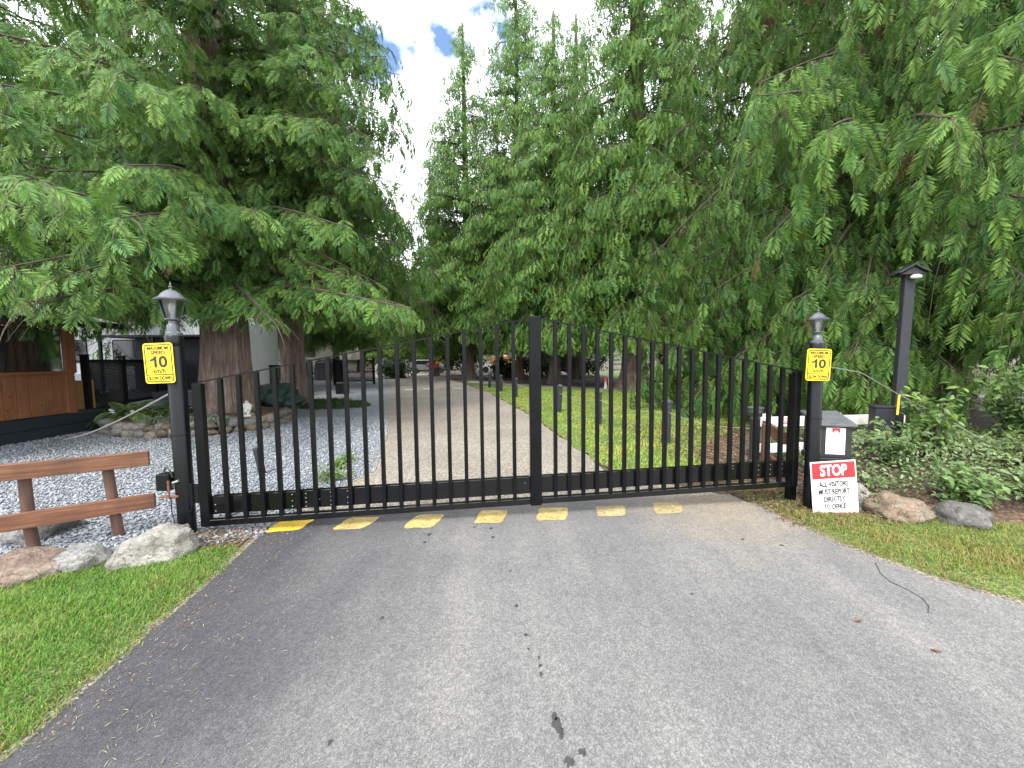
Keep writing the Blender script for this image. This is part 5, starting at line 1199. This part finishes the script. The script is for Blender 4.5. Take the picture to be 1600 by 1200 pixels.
fills = [(mid1, -6.9, 34.2, 2.0, (0.95, 0.72), 'shorter conifer whose trunk carries the notice boards'),
         (mid3, -1.0, 33.5, 1.0, (1.0, 1.0), 'conifer behind and between the two pointed ones left of centre'),
         (mid3, 4.6, 27.5, 0.6, (1.1, 1.2), 'conifer behind the drooping one with grey trunk'),
         (mid4, 10.2, 16.2, 2.4, (1.0, 0.9), 'conifer behind the weeping cedar, right of the thick-trunked cedar'),
         (mid2, 9.2, 23.5, 1.2, (1.1, 1.0), 'tall conifer behind the thick-trunked cedar'),
         (mid4, 13.2, 11.8, 0.9, (1.0, 0.9), 'conifer behind the huge drooping cedar on the right'),
         (mid3, 15.0, 19.0, 2.9, (1.2, 1.2), 'conifer far right behind the drooping cedar'),
         (mid4, 12.8, 6.8, 4.0, (0.9, 0.85), 'conifer at the right edge beside the drooping cedar'),
         (mid4, -17.5, 18.5, 1.1, (1.1, 0.85), 'conifer behind the brown shed at the left edge'),
         (cedarB, -15.6, 11.8, 2.2, (1.0, 0.95), 'cedar at the left edge standing behind the brown shed'),
         (cedarB, -13.2, 17.8, 4.0, (0.95, 1.0), 'tall cedar right behind the white trailer'),
         (mid1, -12.4, 27.2, 0.4, (0.6, 0.8), 'slim conifer before the nose of the cream trailer'),
         (mid2, -11.5, 20.5, 2.2, (1.1, 0.85), 'tall conifer behind the white trailer'),
         (mid1, -20.0, 27.0, 3.0, (1.1, 1.0), 'pointed conifer left of the cream trailer'),
         (mid1, -15.5, 50.0, 1.5, (1.1, 0.72), 'far conifer left of the road bend'),
         (mid3, -11.6, 52.0, 2.5, (1.2, 0.62), 'far conifer beyond the road bend'),
         (mid1, -24.0, 46.0, 0.5, (1.3, 1.0), 'far conifer behind the cream trailer')]
for src, x, y, rz, s, lb in fills: plant_copy(src, x, y, rz, s, lb)

# ------------------------------------------------------------------ broadleaf helpers
LEAF = (np.array([(0, 0, 0), (0.35, 0.22, 0.05), (0.35, -0.22, 0.05), (0.35, 0, -0.02), (0.7, 0.17, 0.02), (0.7, -0.17, 0.02), (0.7, 0, -0.06), (1.0, 0, -0.14)], np.float32),
        np.array([(0, 3, 1), (0, 2, 3), (3, 6, 4), (3, 4, 1), (3, 2, 5), (3, 5, 6), (6, 7, 4), (6, 5, 7)], np.int32))
LEAF_S = (np.array([(0, 0, 0), (0.5, 0.25, 0.06), (0.5, -0.25, 0.06), (1.0, 0, -0.1)], np.float32), np.array([(0, 3, 1), (0, 2, 3)], np.int32))
def leaf_cloud(pos, nrm, size, cols, seed, tmpl=LEAF_S, spread=0.7):
    rg = np.random.default_rng(seed); k = len(pos)
    n = unit(nrm + rg.normal(0, spread, (k, 3))); r_ = rg.normal(0, 1, (k, 3)); a = unit(np.cross(n, r_)); b = np.cross(n, a)
    c = np.array(cols)[rg.integers(0, len(cols), k)] * rg.uniform(0.7, 1.25, (k, 1))
    return scatter(tmpl[0], tmpl[1], pos, a, b, n, size * rg.uniform(0.6, 1.3, k), c)
# yellow-green broadleaf tree at the far bend
def broadleaf(label, loc, H, RADc, seed, cols, n=9000, leaf=0.42):
    t = thing('broadleaf_tree', label, 'tree', loc); rg = np.random.default_rng(seed)
    mb_ = MB(); mb_.tube([(0, 0, -0.1), (0.1, 0, H * 0.3), (0.0, 0.1, H * 0.6), (0.2, 0, H * 0.9)], [0.22, 0.17, 0.11, 0.04], 10)
    for k in range(9):
        a = rg.uniform(0, 6.28); z = H * rg.uniform(0.25, 0.7); mb_.tube([(0, 0, z), (math.cos(a) * RADc * 0.4, math.sin(a) * RADc * 0.4, z + H * 0.09), (math.cos(a) * RADc * 0.8, math.sin(a) * RADc * 0.8, z + H * 0.14)], [0.07, 0.05, 0.02], 6)
    mb_.build('trunk', 'bark_grey', t, smooth=True)
    nc = 70; cen = rg.normal(0, 1, (nc, 3)); cen = unit(cen) * (rg.uniform(0.25, 1, (nc, 1)) ** 0.5) * np.array([RADc, RADc, H * 0.42]) + np.array([0, 0, H * 0.56])
    w = rg.integers(0, nc, n); off = rg.normal(0, 1, (n, 3)) * RADc * 0.17
    v, tr, c = leaf_cloud(cen[w] + off, unit(off) + np.array([0, 0, 0.6]), leaf, cols, seed)
    o_ = link('crown', np_mesh('crown', v, tr, c), 'leaf', t); o_['kind'] = 'stuff'
YG = [(0.16, 0.19, 0.035), (0.20, 0.22, 0.04), (0.12, 0.17, 0.035), (0.09, 0.14, 0.03)]
MG = [(0.07, 0.12, 0.03), (0.09, 0.15, 0.035), (0.05, 0.09, 0.025)]
broadleaf('yellow-green broadleaf tree at the far bend of the road', (-15.0, 46.5, 0), 9.5, 2.6, 5, YG)
broadleaf('pale green broadleaf tree farther left behind the tarpaulin', (-20.0, 50.0, 0), 12, 3.2, 6, YG + MG)
broadleaf('tall yellowing broadleaf tree far behind the road bend', (-22.5, 62.0, 0), 20, 4.6, 7, YG)
broadleaf('tall light green broadleaf tree far behind the road bend', (-13.0, 66.0, 0), 22, 5.0, 8, YG + MG)

def bush(label, loc, H, RADc, seed, cols, n=1800, leaf=0.26):
    t = thing('bush', label, 'bush', loc, 0, 'dark bushes under the far conifers'); rg = np.random.default_rng(seed); mb_ = MB()
    for k in range(7):
        a = rg.uniform(0, 6.28); mb_.tube([(0, 0, -0.05), (math.cos(a) * RADc * 0.3, math.sin(a) * RADc * 0.3, H * 0.5), (math.cos(a) * RADc * 0.7, math.sin(a) * RADc * 0.7, H * 0.85)], [0.04, 0.03, 0.01], 5)
    mb_.build('stems', 'bark_grey', t, smooth=True)
    nc = 22; cen = unit(rg.normal(0, 1, (nc, 3))) * (rg.uniform(0.2, 1, (nc, 1)) ** 0.5) * np.array([RADc, RADc * 0.7, H * 0.45]) + np.array([0, 0, H * 0.52])
    w = rg.integers(0, nc, n); off = rg.normal(0, 1, (n, 3)) * 0.30; ps = cen[w] + off; ps[:, 2] = np.maximum(ps[:, 2], 0.05)
    v, tr, c = leaf_cloud(ps, unit(off) + np.array([0, -0.2, 0.6]), leaf, cols, seed)
    o_ = link('foliage', np_mesh('foliage', v, tr, c), 'leaf', t); o_['kind'] = 'stuff'
DG = [(0.03, 0.06, 0.02), (0.045, 0.08, 0.025), (0.025, 0.05, 0.018)]
for i_, (bx0, by0, bh, br_, lb) in enumerate([(-4.6, 36, 2.6, 2.0, 'dark bush right of the notice boards trunk'), (-0.4, 31.2, 1.3, 1.5, 'low dark bush left of the reddish trunk'), (2.4, 30.2, 2.4, 2.2, 'dark bush in front of the white trailer between the trunks'), (5.4, 30.5, 2.6, 2.3, 'dark bush left of the far sunlit lawn'),
        (13.5, 24, 3.0, 2.6, 'dark bush right of the far sunlit lawn'), (-17.5, 52, 4.0, 3.2, 'bush at the far end of the road, left of the small white trailer'), (-10.0, 48, 3.6, 3.0, 'bush behind the grey car'), (-14.5, 60, 5.0, 4.0, 'tall bush farthest along the road'), (-9.6, 31.6, 1.2, 1.3, 'low bush at the right end of the tarpaulin')]):
    bush(lb, (bx0, by0, 0), bh, br_, 300 + i_, MG + YG if by0 > 45 else DG)

# ------------------------------------------------------------------ planter plants
t = thing('hosta_plant', 'variegated hosta with broad pale-edged leaves in stone planter', 'plant', (-8.75, 8.72, 0.24)); rg = np.random.default_rng(31)
def big_leaf_mesh():
    n = 9; mb_ = MB(); vs = []; 
    for k in range(n):
        x = k / (n - 1); w_ = 0.40 * math.sin(math.pi * min(1, x * 0.93 + 0.05)) ** 0.8; z = 0.30 * x - 0.55 * x * x
        vs += [(x, -w_, z + 0.07), (x, -w_ * 0.55, z + 0.03), (x, 0, z), (x, w_ * 0.55, z + 0.03), (x, w_, z + 0.07)]
    fs = []
    for k in range(n - 1):
        for j in range(4): a = k * 5 + j; fs.append((a, a + 1, a + 6, a + 5))
    mb_.add(vs, fs); me = mb_.mesh('leaf', smooth=True)
    at_ = me.attributes.new('tint', 'FLOAT_COLOR', 'POINT')
    for i in range(len(me.vertices)):
        at_.data[i].color = (0.26, 0.32, 0.12, 1) if i % 5 in (0, 4) else (0.075, 0.15, 0.035, 1)
    me.materials.append(M['leaf']); return me
hosta_leaf = big_leaf_mesh()
for k in range(46):
    o_ = link('leaf', hosta_leaf, 'leaf', t); rr_ = rg.uniform(0.02, 0.42); a = rg.uniform(0, 6.28)
    o_.location = (rr_ * math.cos(a) * 1.5, rr_ * math.sin(a) * 0.8, rg.uniform(0.10, 0.26) - rr_ * 0.2); s_ = rg.uniform(0.22, 0.38); o_.scale = (s_, s_, s_)
    o_.rotation_euler = (rg.uniform(-0.25, 0.25), rg.uniform(0.25, 0.9) if math.sin(a) < 0.3 else rg.uniform(-0.9, -0.1), a + rg.uniform(-0.4, 0.4))
for k in range(8):
    m_ = MB(); a = rg.uniform(0, 6.28); m_.tube([(0, 0, -0.05), (0.2 * math.cos(a), 0.12 * math.sin(a), 0.14)], 0.008, 5); m_.build('stalk', 'green_tarp', t)
def cover(name, label, cx_, cy_, ax_, ay_, h, n, size, cols, seed, tmpl=LEAF_S, z0=0.0, cat='ground cover', kind='stuff', parent=None):
    rg_ = np.random.default_rng(seed); p = rg_.uniform(-1, 1, (n * 2, 2)); p = p[(p ** 2).sum(1) < 1][:n]; k = len(p)
    prof = np.sqrt(np.maximum(0, 1 - (p ** 2).sum(1)))
    lump = np.array([mnoise.noise(Vector((x * ax_ * 3 + seed, y * ay_ * 3, 0))) for x, y in p])
    zz = z0 + h * (prof * (0.85 + 0.5 * lump)) * rg_.uniform(0.25, 1, k) ** 0.35
    pos = np.stack([cx_ + p[:, 0] * ax_, cy_ + p[:, 1] * ay_, zz], 1); nr = np.stack([p[:, 0] * 0.7, p[:, 1] * 0.7 - 0.3, prof + 0.3], 1)
    v, tr, c = leaf_cloud(pos, nr, size, cols, seed, tmpl)
    o_ = link(name, np_mesh(name, v, tr, c), 'leaf', parent)
    return tag(o_, label, cat, None, kind)
cover('planter_shrub', 'dark leafy shrub in planter behind left lantern post', -8.0, 8.9, 0.45, 0.4, 0.42, 1600, 0.10, [(0.05, 0.09, 0.03), (0.07, 0.12, 0.04)], 41, z0=0.22, cat='shrub', kind=None)
cover('silver_ground_cover', 'silvery green ground cover in the stone planter', -7.0, 8.2, 1.05, 0.42, 0.14, 5200, 0.055, [(0.16, 0.20, 0.15), (0.12, 0.16, 0.11), (0.20, 0.24, 0.18)], 42, z0=0.26)
cover('low_green_bed', 'low dark green ground cover bed beyond the planter', -6.0, 12.7, 1.25, 0.72, 0.26, 9000, 0.07, [(0.025, 0.05, 0.018), (0.045, 0.08, 0.022), (0.06, 0.10, 0.03)], 43)

# ------------------------------------------------------------------ bushes on the right bank
bank = MB(); nbx, nby = 40, 16; vs = []; fs = []
for j in range(nby):
    for i in range(nbx):
        x = 3.75 + 5.4 * i / (nbx - 1); s_ = j / (nby - 1); yf = 3.98 - 0.42 * (x - 3.75) + 0.035 * (x - 3.75) ** 2; y = yf + 2.6 * s_
        z = 0.34 * math.sin(min(1, s_ * 2.2) * math.pi / 2) * min(1, (x - 3.72) / 0.5) + 0.06 * mnoise.noise(Vector((x * 2, y * 2, 0))) * s_ - 0.02 * (s_ == 0)
        vs.append((x, y, max(z, -0.03)))
for j in range(nby - 1):
    for i in range(nbx - 1): a = j * nbx + i; fs.append((a, a + 1, a + nbx + 1, a + nbx))
bank.add(vs, fs); tag(bank.build('earth_bank', 'soil', smooth=True), kind='structure')
BV = np.array(vs); rg = np.random.default_rng(51)
def bank_leaves(n, size, cols, seed, x0, x1, s0, s1, hmax, tmpl=LEAF_S):
    rg_ = np.random.default_rng(seed); x = rg_.uniform(x0, x1, n); s_ = rg_.uniform(s0, s1, n)
    yf = 3.98 - 0.42 * (x - 3.75) + 0.035 * (x - 3.75) ** 2; y = yf + 2.6 * s_
    lump = np.array([mnoise.noise(Vector((a * 2.1 + seed, b * 2.1, 3))) for a, b in zip(x, y)]) * 0.5 + 0.6
    z = 0.34 * np.sin(np.minimum(1, s_ * 2.2) * math.pi / 2) * np.minimum(1, np.maximum(0, x - 3.72) / 0.5) + 0.03 + hmax * lump * rg_.uniform(0.1, 1, n) ** 0.5
    return leaf_cloud(np.stack([x, y - 0.05, z], 1), np.tile(np.array([0.0, -0.45, 0.9]), (n, 1)), size, cols, seed, tmpl, 0.55)
GC = [(0.14, 0.20, 0.08), (0.18, 0.25, 0.11), (0.09, 0.14, 0.05), (0.22, 0.28, 0.15)]
v, tr, c = join_np([bank_leaves(19000, 0.05, GC, 52, 3.7, 9.0, 0.0, 0.8, 0.30), bank_leaves(2200, 0.05, [(0.16, 0.19, 0.05), (0.13, 0.17, 0.05)], 53, 5.2, 8.5, 0.25, 0.7, 0.34)])
tag(link('bank_ground_cover', np_mesh('bank_ground_cover', v, tr, c), 'leaf'), 'small-leaved green ground cover spilling over the right bank', 'ground cover', None, 'stuff')
def shrub(label, loc, H, n_st, leaf, cols, seed, spreadr, per=16):
    t = thing('leafy_shrub', label, 'shrub', loc); rg_ = np.random.default_rng(seed); mb_ = MB(); pos, nr = [], []
    for k in range(n_st):
        a = rg_.uniform(0, 6.28); l = H * rg_.uniform(0.6, 1.05); sp_ = spreadr * rg_.uniform(0.3, 1.0); dx, dy = math.cos(a) * sp_, math.sin(a) * sp_
        pts = [Vector((dx * s_ ** 1.4, dy * s_ ** 1.4, l * (s_ - 0.12 * s_ * s_))) for s_ in (0, 0.25, 0.5, 0.75, 1.0)]
        mb_.tube(pts, [0.009, 0.008, 0.006, 0.004, 0.002], 5)
        for q in range(per):
            s_ = rg_.uniform(0.22, 1.0); i = min(3, int(s_ * 4)); p = pts[i].lerp(pts[i + 1], s_ * 4 - i)
            for z_ in range(2):
                pos.append(np.array(p) + rg_.normal(0, 0.045, 3)); nr.append((dx * 0.4, dy * 0.4 - 0.3, 0.9))
    mb_.build('stems', 'bark_grey', t, smooth=True)
    v_, t_, c_ = leaf_cloud(np.array(pos), np.array(nr), leaf, cols, seed, LEAF, 0.45)
    o_ = link('foliage', np_mesh('foliage', v_, t_, c_), 'leaf', t); o_['kind'] = 'stuff'
SG = [(0.12, 0.20, 0.065), (0.16, 0.25, 0.085), (0.085, 0.155, 0.045)]
shrub('broad-leaved green shrub in front of the lamp pole', (4.95, 4.45, 0.25), 1.0, 20, 0.10, SG + [(0.14, 0.22, 0.04)], 61, 0.38)
shrub('tall leafy shrub with long stems at the right edge', (6.3, 4.7, 0.25), 1.35, 30, 0.10, SG, 62, 0.75, 18)
shrub('low leafy shrub between the brown boulder and dark boulder', (4.48, 3.72, 0.02), 0.42, 14, 0.085, SG, 63, 0.26)
shrub('leafy shrub on the bank below the lamp pole box', (4.45, 4.35, 0.22), 0.6, 18, 0.075, SG + GC, 64, 0.35)
shrub('bushy green shrub at far right of the bank', (5.7, 4.1, 0.2), 0.7, 24, 0.07, SG + [(0.15, 0.19, 0.05)], 65, 0.5)
shrub('low green shrub spilling over the dark grey boulder', (5.15, 3.62, 0.04), 0.36, 16, 0.07, SG + GC, 70, 0.34)
shrub('small weed sprouting beside the stop sign', (3.52, 3.66, 0.0), 0.16, 8, 0.05, SG, 66, 0.12, 6)
wd1, wd2, wd3 = G(525, 752), G(530, 735), G(548, 722)
shrub('small green weed in the gravel nearest the gate', (wd1.x, wd1.y, 0), 0.14, 12, 0.06, [(0.11, 0.19, 0.05), (0.14, 0.22, 0.06)], 67, 0.22, 7)
shrub('small green weed in the gravel, middle one of three', (wd2.x, wd2.y, 0), 0.15, 12, 0.06, [(0.11, 0.19, 0.05), (0.14, 0.22, 0.06)], 68, 0.2, 7)
shrub('small green weed in the gravel farthest from the gate', (wd3.x, wd3.y, 0), 0.12, 10, 0.06, [(0.11, 0.19, 0.05)], 69, 0.18, 6)

# ------------------------------------------------------------------ grass
BLADE = (np.array([(0, -0.5, 0), (0, 0.5, 0), (0.5, -0.35, 0.10), (0.5, 0.35, 0.10), (1.0, 0, 0.38)], np.float32), np.array([(0, 2, 1), (1, 2, 3), (2, 4, 3)], np.int32))
BLADE1 = (np.array([(0, -0.5, 0), (0, 0.5, 0), (1.0, 0, 0.3)], np.float32), np.array([(0, 2, 1)], np.int32))
GR = np.array([(0.085, 0.185, 0.025), (0.11, 0.22, 0.032), (0.15, 0.25, 0.042), (0.19, 0.27, 0.055), (0.22, 0.26, 0.07)])
DRY = np.array([(0.30, 0.25, 0.11), (0.24, 0.21, 0.085), (0.20, 0.22, 0.06)])
def grass(name, poly, box, n, hgt, wid, seed, tmpl, edge_dry=0.25, dry=0.06, label=None, near=1.0, parent=None, mul=(1, 1, 1)):
    rg_ = np.random.default_rng(seed); x = rg_.uniform(box[0], box[1], n); u = rg_.uniform(0, 1, n)
    y = box[2] + (box[3] - box[2]) * u ** near
    p = np.stack([x, y], 1); p = p[inside(p, poly)]
    bare = np.array([mnoise.noise(Vector((a * 3.1, b * 3.1, seed * 1.3))) for a, b in p]); p = p[~((bare > 0.30) & (rg_.uniform(0, 1, len(p)) < 0.55))]
    k = len(p); p = p + rg_.normal(0, 0.018, p.shape)
    ed = edge_dist(p, poly)
    patch = np.array([mnoise.noise(Vector((a * 1.5 + seed, b * 1.5, 0))) + 0.5 * mnoise.noise(Vector((a * 5, b * 5, seed))) for a, b in p])
    isd = rg_.uniform(0, 1, k) < (dry + edge_dry * np.exp(-ed / 0.12) + np.maximum(0, patch) * 0.5)
    c = GR[np.clip((patch * 2.5 + 2 + rg_.normal(0, 0.9, k)).astype(int), 0, 4)] * rg_.uniform(0.7, 1.25, (k, 1))
    c[isd] = DRY[rg_.integers(0, 3, isd.sum())] * rg_.uniform(0.6, 1.1, (isd.sum(), 1))
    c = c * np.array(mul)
    a = rg_.uniform(0, 6.283, k); ln = rg_.uniform(0.1, 0.75, k)
    h = hgt * rg_.uniform(0.45, 1.2, k) * (0.8 + 0.5 * patch) * (1 - 0.35 * np.exp(-ed / 0.06)); h = np.maximum(h, hgt * 0.25)
    up = unit(np.stack([np.cos(a) * ln, np.sin(a) * ln, np.ones(k)], 1)); sd = np.stack([-np.sin(a), np.cos(a), np.zeros(k)], 1); nn_ = np.cross(up, sd)
    tv, tt = tmpl
    V = np.stack([p[:, 0], p[:, 1], np.full(k, 0.008)], 1)[:, None, :] + h[:, None, None] * tv[None, :, 0:1] * up[:, None, :] + wid * tv[None, :, 1:2] * sd[:, None, :] - h[:, None, None] * tv[None, :, 2:3] * nn_[:, None, :]
    T = (tt[None] + (np.arange(k) * len(tv))[:, None, None]).reshape(-1, 3)
    C = np.repeat(c[:, None, :], len(tv), 1); C[:, -1] *= 1.25
    print(name, k, 'blades'); TRI[0] += len(T)
    o_ = link(name, np_mesh(name, V.reshape(-1, 3), T, C.reshape(-1, 3)), 'grass', parent)
    return tag(o_, label, 'grass', None, 'stuff')
grass('grass', edge_l, (-4.6, -1.9, 0.9, 3.15), 110000, 0.054, 0.0052, 71, BLADE, 0.4, 0.05, 'short green grass left of the asphalt apron')
grass('grass', edge_r, (2.45, 6.6, 0.9, 3.9), 95000, 0.045, 0.0055, 72, BLADE, 0.5, 0.30, 'short patchy grass strip right of the asphalt apron', mul=(1.12, 0.92, 0.9))
grass('grass', lawn_edge, (-2.0, 9.0, 4.4, 21), 170000, 0.06, 0.016, 73, BLADE1, 0.3, 0.02, 'green lawn grass behind the gate, tinted as if sunlit', 1.5, mul=(2.0, 1.6, 1.5))  # sunlight on this lawn is put into the raised blade tint
rg = np.random.default_rng(77)
grass('grass', [(2.45, 4.5), (2.55, 3.6), (2.75, 3.2), (3.3, 3.5), (3.1, 4.1), (2.9, 4.6)], (2.4, 3.4, 3.1, 4.7), 5000, 0.05, 0.006, 74, BLADE, 0.2, 0.45, 'thin dry grass at the foot of the right gate post')
# dry clippings blown on to the asphalt
k = 420; a = rg.uniform(0, 3.1416, k); cx_ = np.where(rg.uniform(0, 1, k) < 0.25, rg.normal(-1.55, 0.07, k), -2.0 + np.abs(rg.normal(0, 0.38, k))); cy_ = np.where(cx_ > -1.75, rg.uniform(1.2, 3.2, k), rg.uniform(1.0, 3.5, k))
keep = cx_ > -2.12; cx_, cy_, a = cx_[keep], cy_[keep], a[keep]; k = len(a)
pos = np.stack([cx_, cy_, np.full(k, 0.0165)], 1); ax = np.stack([np.cos(a), np.sin(a), rg.uniform(0, 0.12, k)], 1); bx_ = np.stack([-np.sin(a), np.cos(a), np.zeros(k)], 1)
tv = np.array([(-0.5, -0.05, 0), (-0.5, 0.05, 0), (0.0, 0.07, 0.06), (0.0, -0.07, 0.06), (0.5, 0, 0.0)], np.float32); tt = np.array([(0, 3, 1), (1, 3, 2), (3, 4, 2)], np.int32)
v, tr, c = scatter(tv, tt, pos, ax, bx_, np.tile(np.array([0, 0, 1.0]), (k, 1)), rg.uniform(0.010, 0.03, k), np.array([(0.30, 0.26, 0.17), (0.24, 0.21, 0.15), (0.34, 0.31, 0.24)])[rg.integers(0, 3, k)])
tag(link('grass_clippings', np_mesh('grass_clippings', v, tr, c), 'grass'), 'dry grass clippings scattered on the dark asphalt edge', 'clippings', None, 'stuff')
# needles and litter under the right post and in the mulch
def litter(name, label, n, box, cols, seed, size, poly=None, z=0.012):
    rg_ = np.random.default_rng(seed); p = np.stack([rg_.uniform(box[0], box[1], n), rg_.uniform(box[2], box[3], n)], 1)
    if poly is not None: p = p[inside(p, poly)]
    k_ = len(p); v_, t_, c_ = leaf_cloud(np.stack([p[:, 0], p[:, 1], np.full(k_, z) + rg_.uniform(0, 0.012, k_)], 1), np.tile(np.array([0, 0, 1.0]), (k_, 1)), size, cols, seed, LEAF_S, 0.25)
    tag(link(name, np_mesh(name, v_, t_, c_), 'leaf'), label, 'litter', None, 'stuff')
BR = [(0.17, 0.10, 0.06), (0.24, 0.16, 0.10), (0.12, 0.075, 0.045), (0.30, 0.23, 0.15)]
litter('bark_litter', 'brown bark and leaf litter on the mulch behind gate', 9000, (2.4, 6.6, 4.1, 8.6), BR, 81, 0.055)
litter('leaf_litter', 'dry leaf litter around the foot of the right gate post', 1500, (2.48, 3.7, 3.35, 4.3), BR, 82, 0.035)
litter('leaf_litter', 'brown needle litter at the foot of the left gate post', 700, (-3.1, -2.25, 3.08, 3.4), BR, 83, 0.03, z=0.022)

litter('edge_litter', 'dry needles and crumbs along the left asphalt edge', 1300, (-2.25, -1.85, 0.9, 3.5), BR + [(0.34, 0.29, 0.2)], 84, 0.012, z=0.0145)
litter('edge_litter', 'dry needles and crumbs along the right asphalt edge', 3000, (2.4, 4.2, 1.2, 4.0), BR + [(0.34, 0.29, 0.2)], 85, 0.012, [(p[0], p[1]) for p in er] + [(p[0] + 0.2, p[1] + 0.1) for p in er[::-1]], z=0.0145)
# ------------------------------------------------------------------ gravel stones
rg = np.random.default_rng(91); n = 56000
u = rg.uniform(0, 1, n); y = 3.02 + 7.2 * u ** 1.35; x = rg.uniform(-1, 1, n); x = -6.2 + x * 4.6
p = np.stack([x, y], 1)
p = p[inside(p, gravel_poly)]; p = p[~inside(p, bed)]; p = p[~((p[:, 0] < -9.55) & (p[:, 1] < 9.2))]
k = len(p); sz = rg.uniform(0.009, 0.017, k) * (1 + 0.05 * p[:, 1])
octa = np.array([(1, 0, 0), (-1, 0, 0), (0, 1, 0), (0, -1, 0), (0, 0, 1), (0, 0, -0.6)], np.float32); octf = np.array([(4, 0, 2), (4, 2, 1), (4, 1, 3), (4, 3, 0), (5, 2, 0), (5, 1, 2), (5, 3, 1), (5, 0, 3)], np.int32)
A3 = unit(rg.normal(0, 1, (k, 3)) * np.array([1, 1, 0.35])); N3 = unit(np.cross(A3, rg.normal(0, 1, (k, 3)))); B3 = np.cross(N3, A3)
A3 = A3 * rg.uniform(0.9, 1.6, (k, 1)); N3 = N3 * rg.uniform(0.5, 1.0, (k, 1))
gcol = 0.78 * np.array([(0.22, 0.24, 0.275), (0.28, 0.30, 0.335), (0.34, 0.36, 0.395), (0.43, 0.45, 0.475), (0.30, 0.29, 0.27)])[rg.choice(5, k, p=[0.24, 0.32, 0.26, 0.13, 0.05])] * rg.uniform(0.85, 1.15, (k, 1))
v, tr, c = scatter(octa, octf, np.stack([p[:, 0], p[:, 1], 0.006 + sz * 0.45], 1), A3, B3, N3, sz, gcol)
v[:, 2] = np.maximum(v[:, 2], 0.003)
TRI[0] += len(tr)
tag(link('gravel', np_mesh('gravel', v, tr, c), 'gravel_stone'), 'blue-grey crushed gravel covering the yard behind the fence', 'gravel', None, 'stuff')
print('TRI', TRI[0])
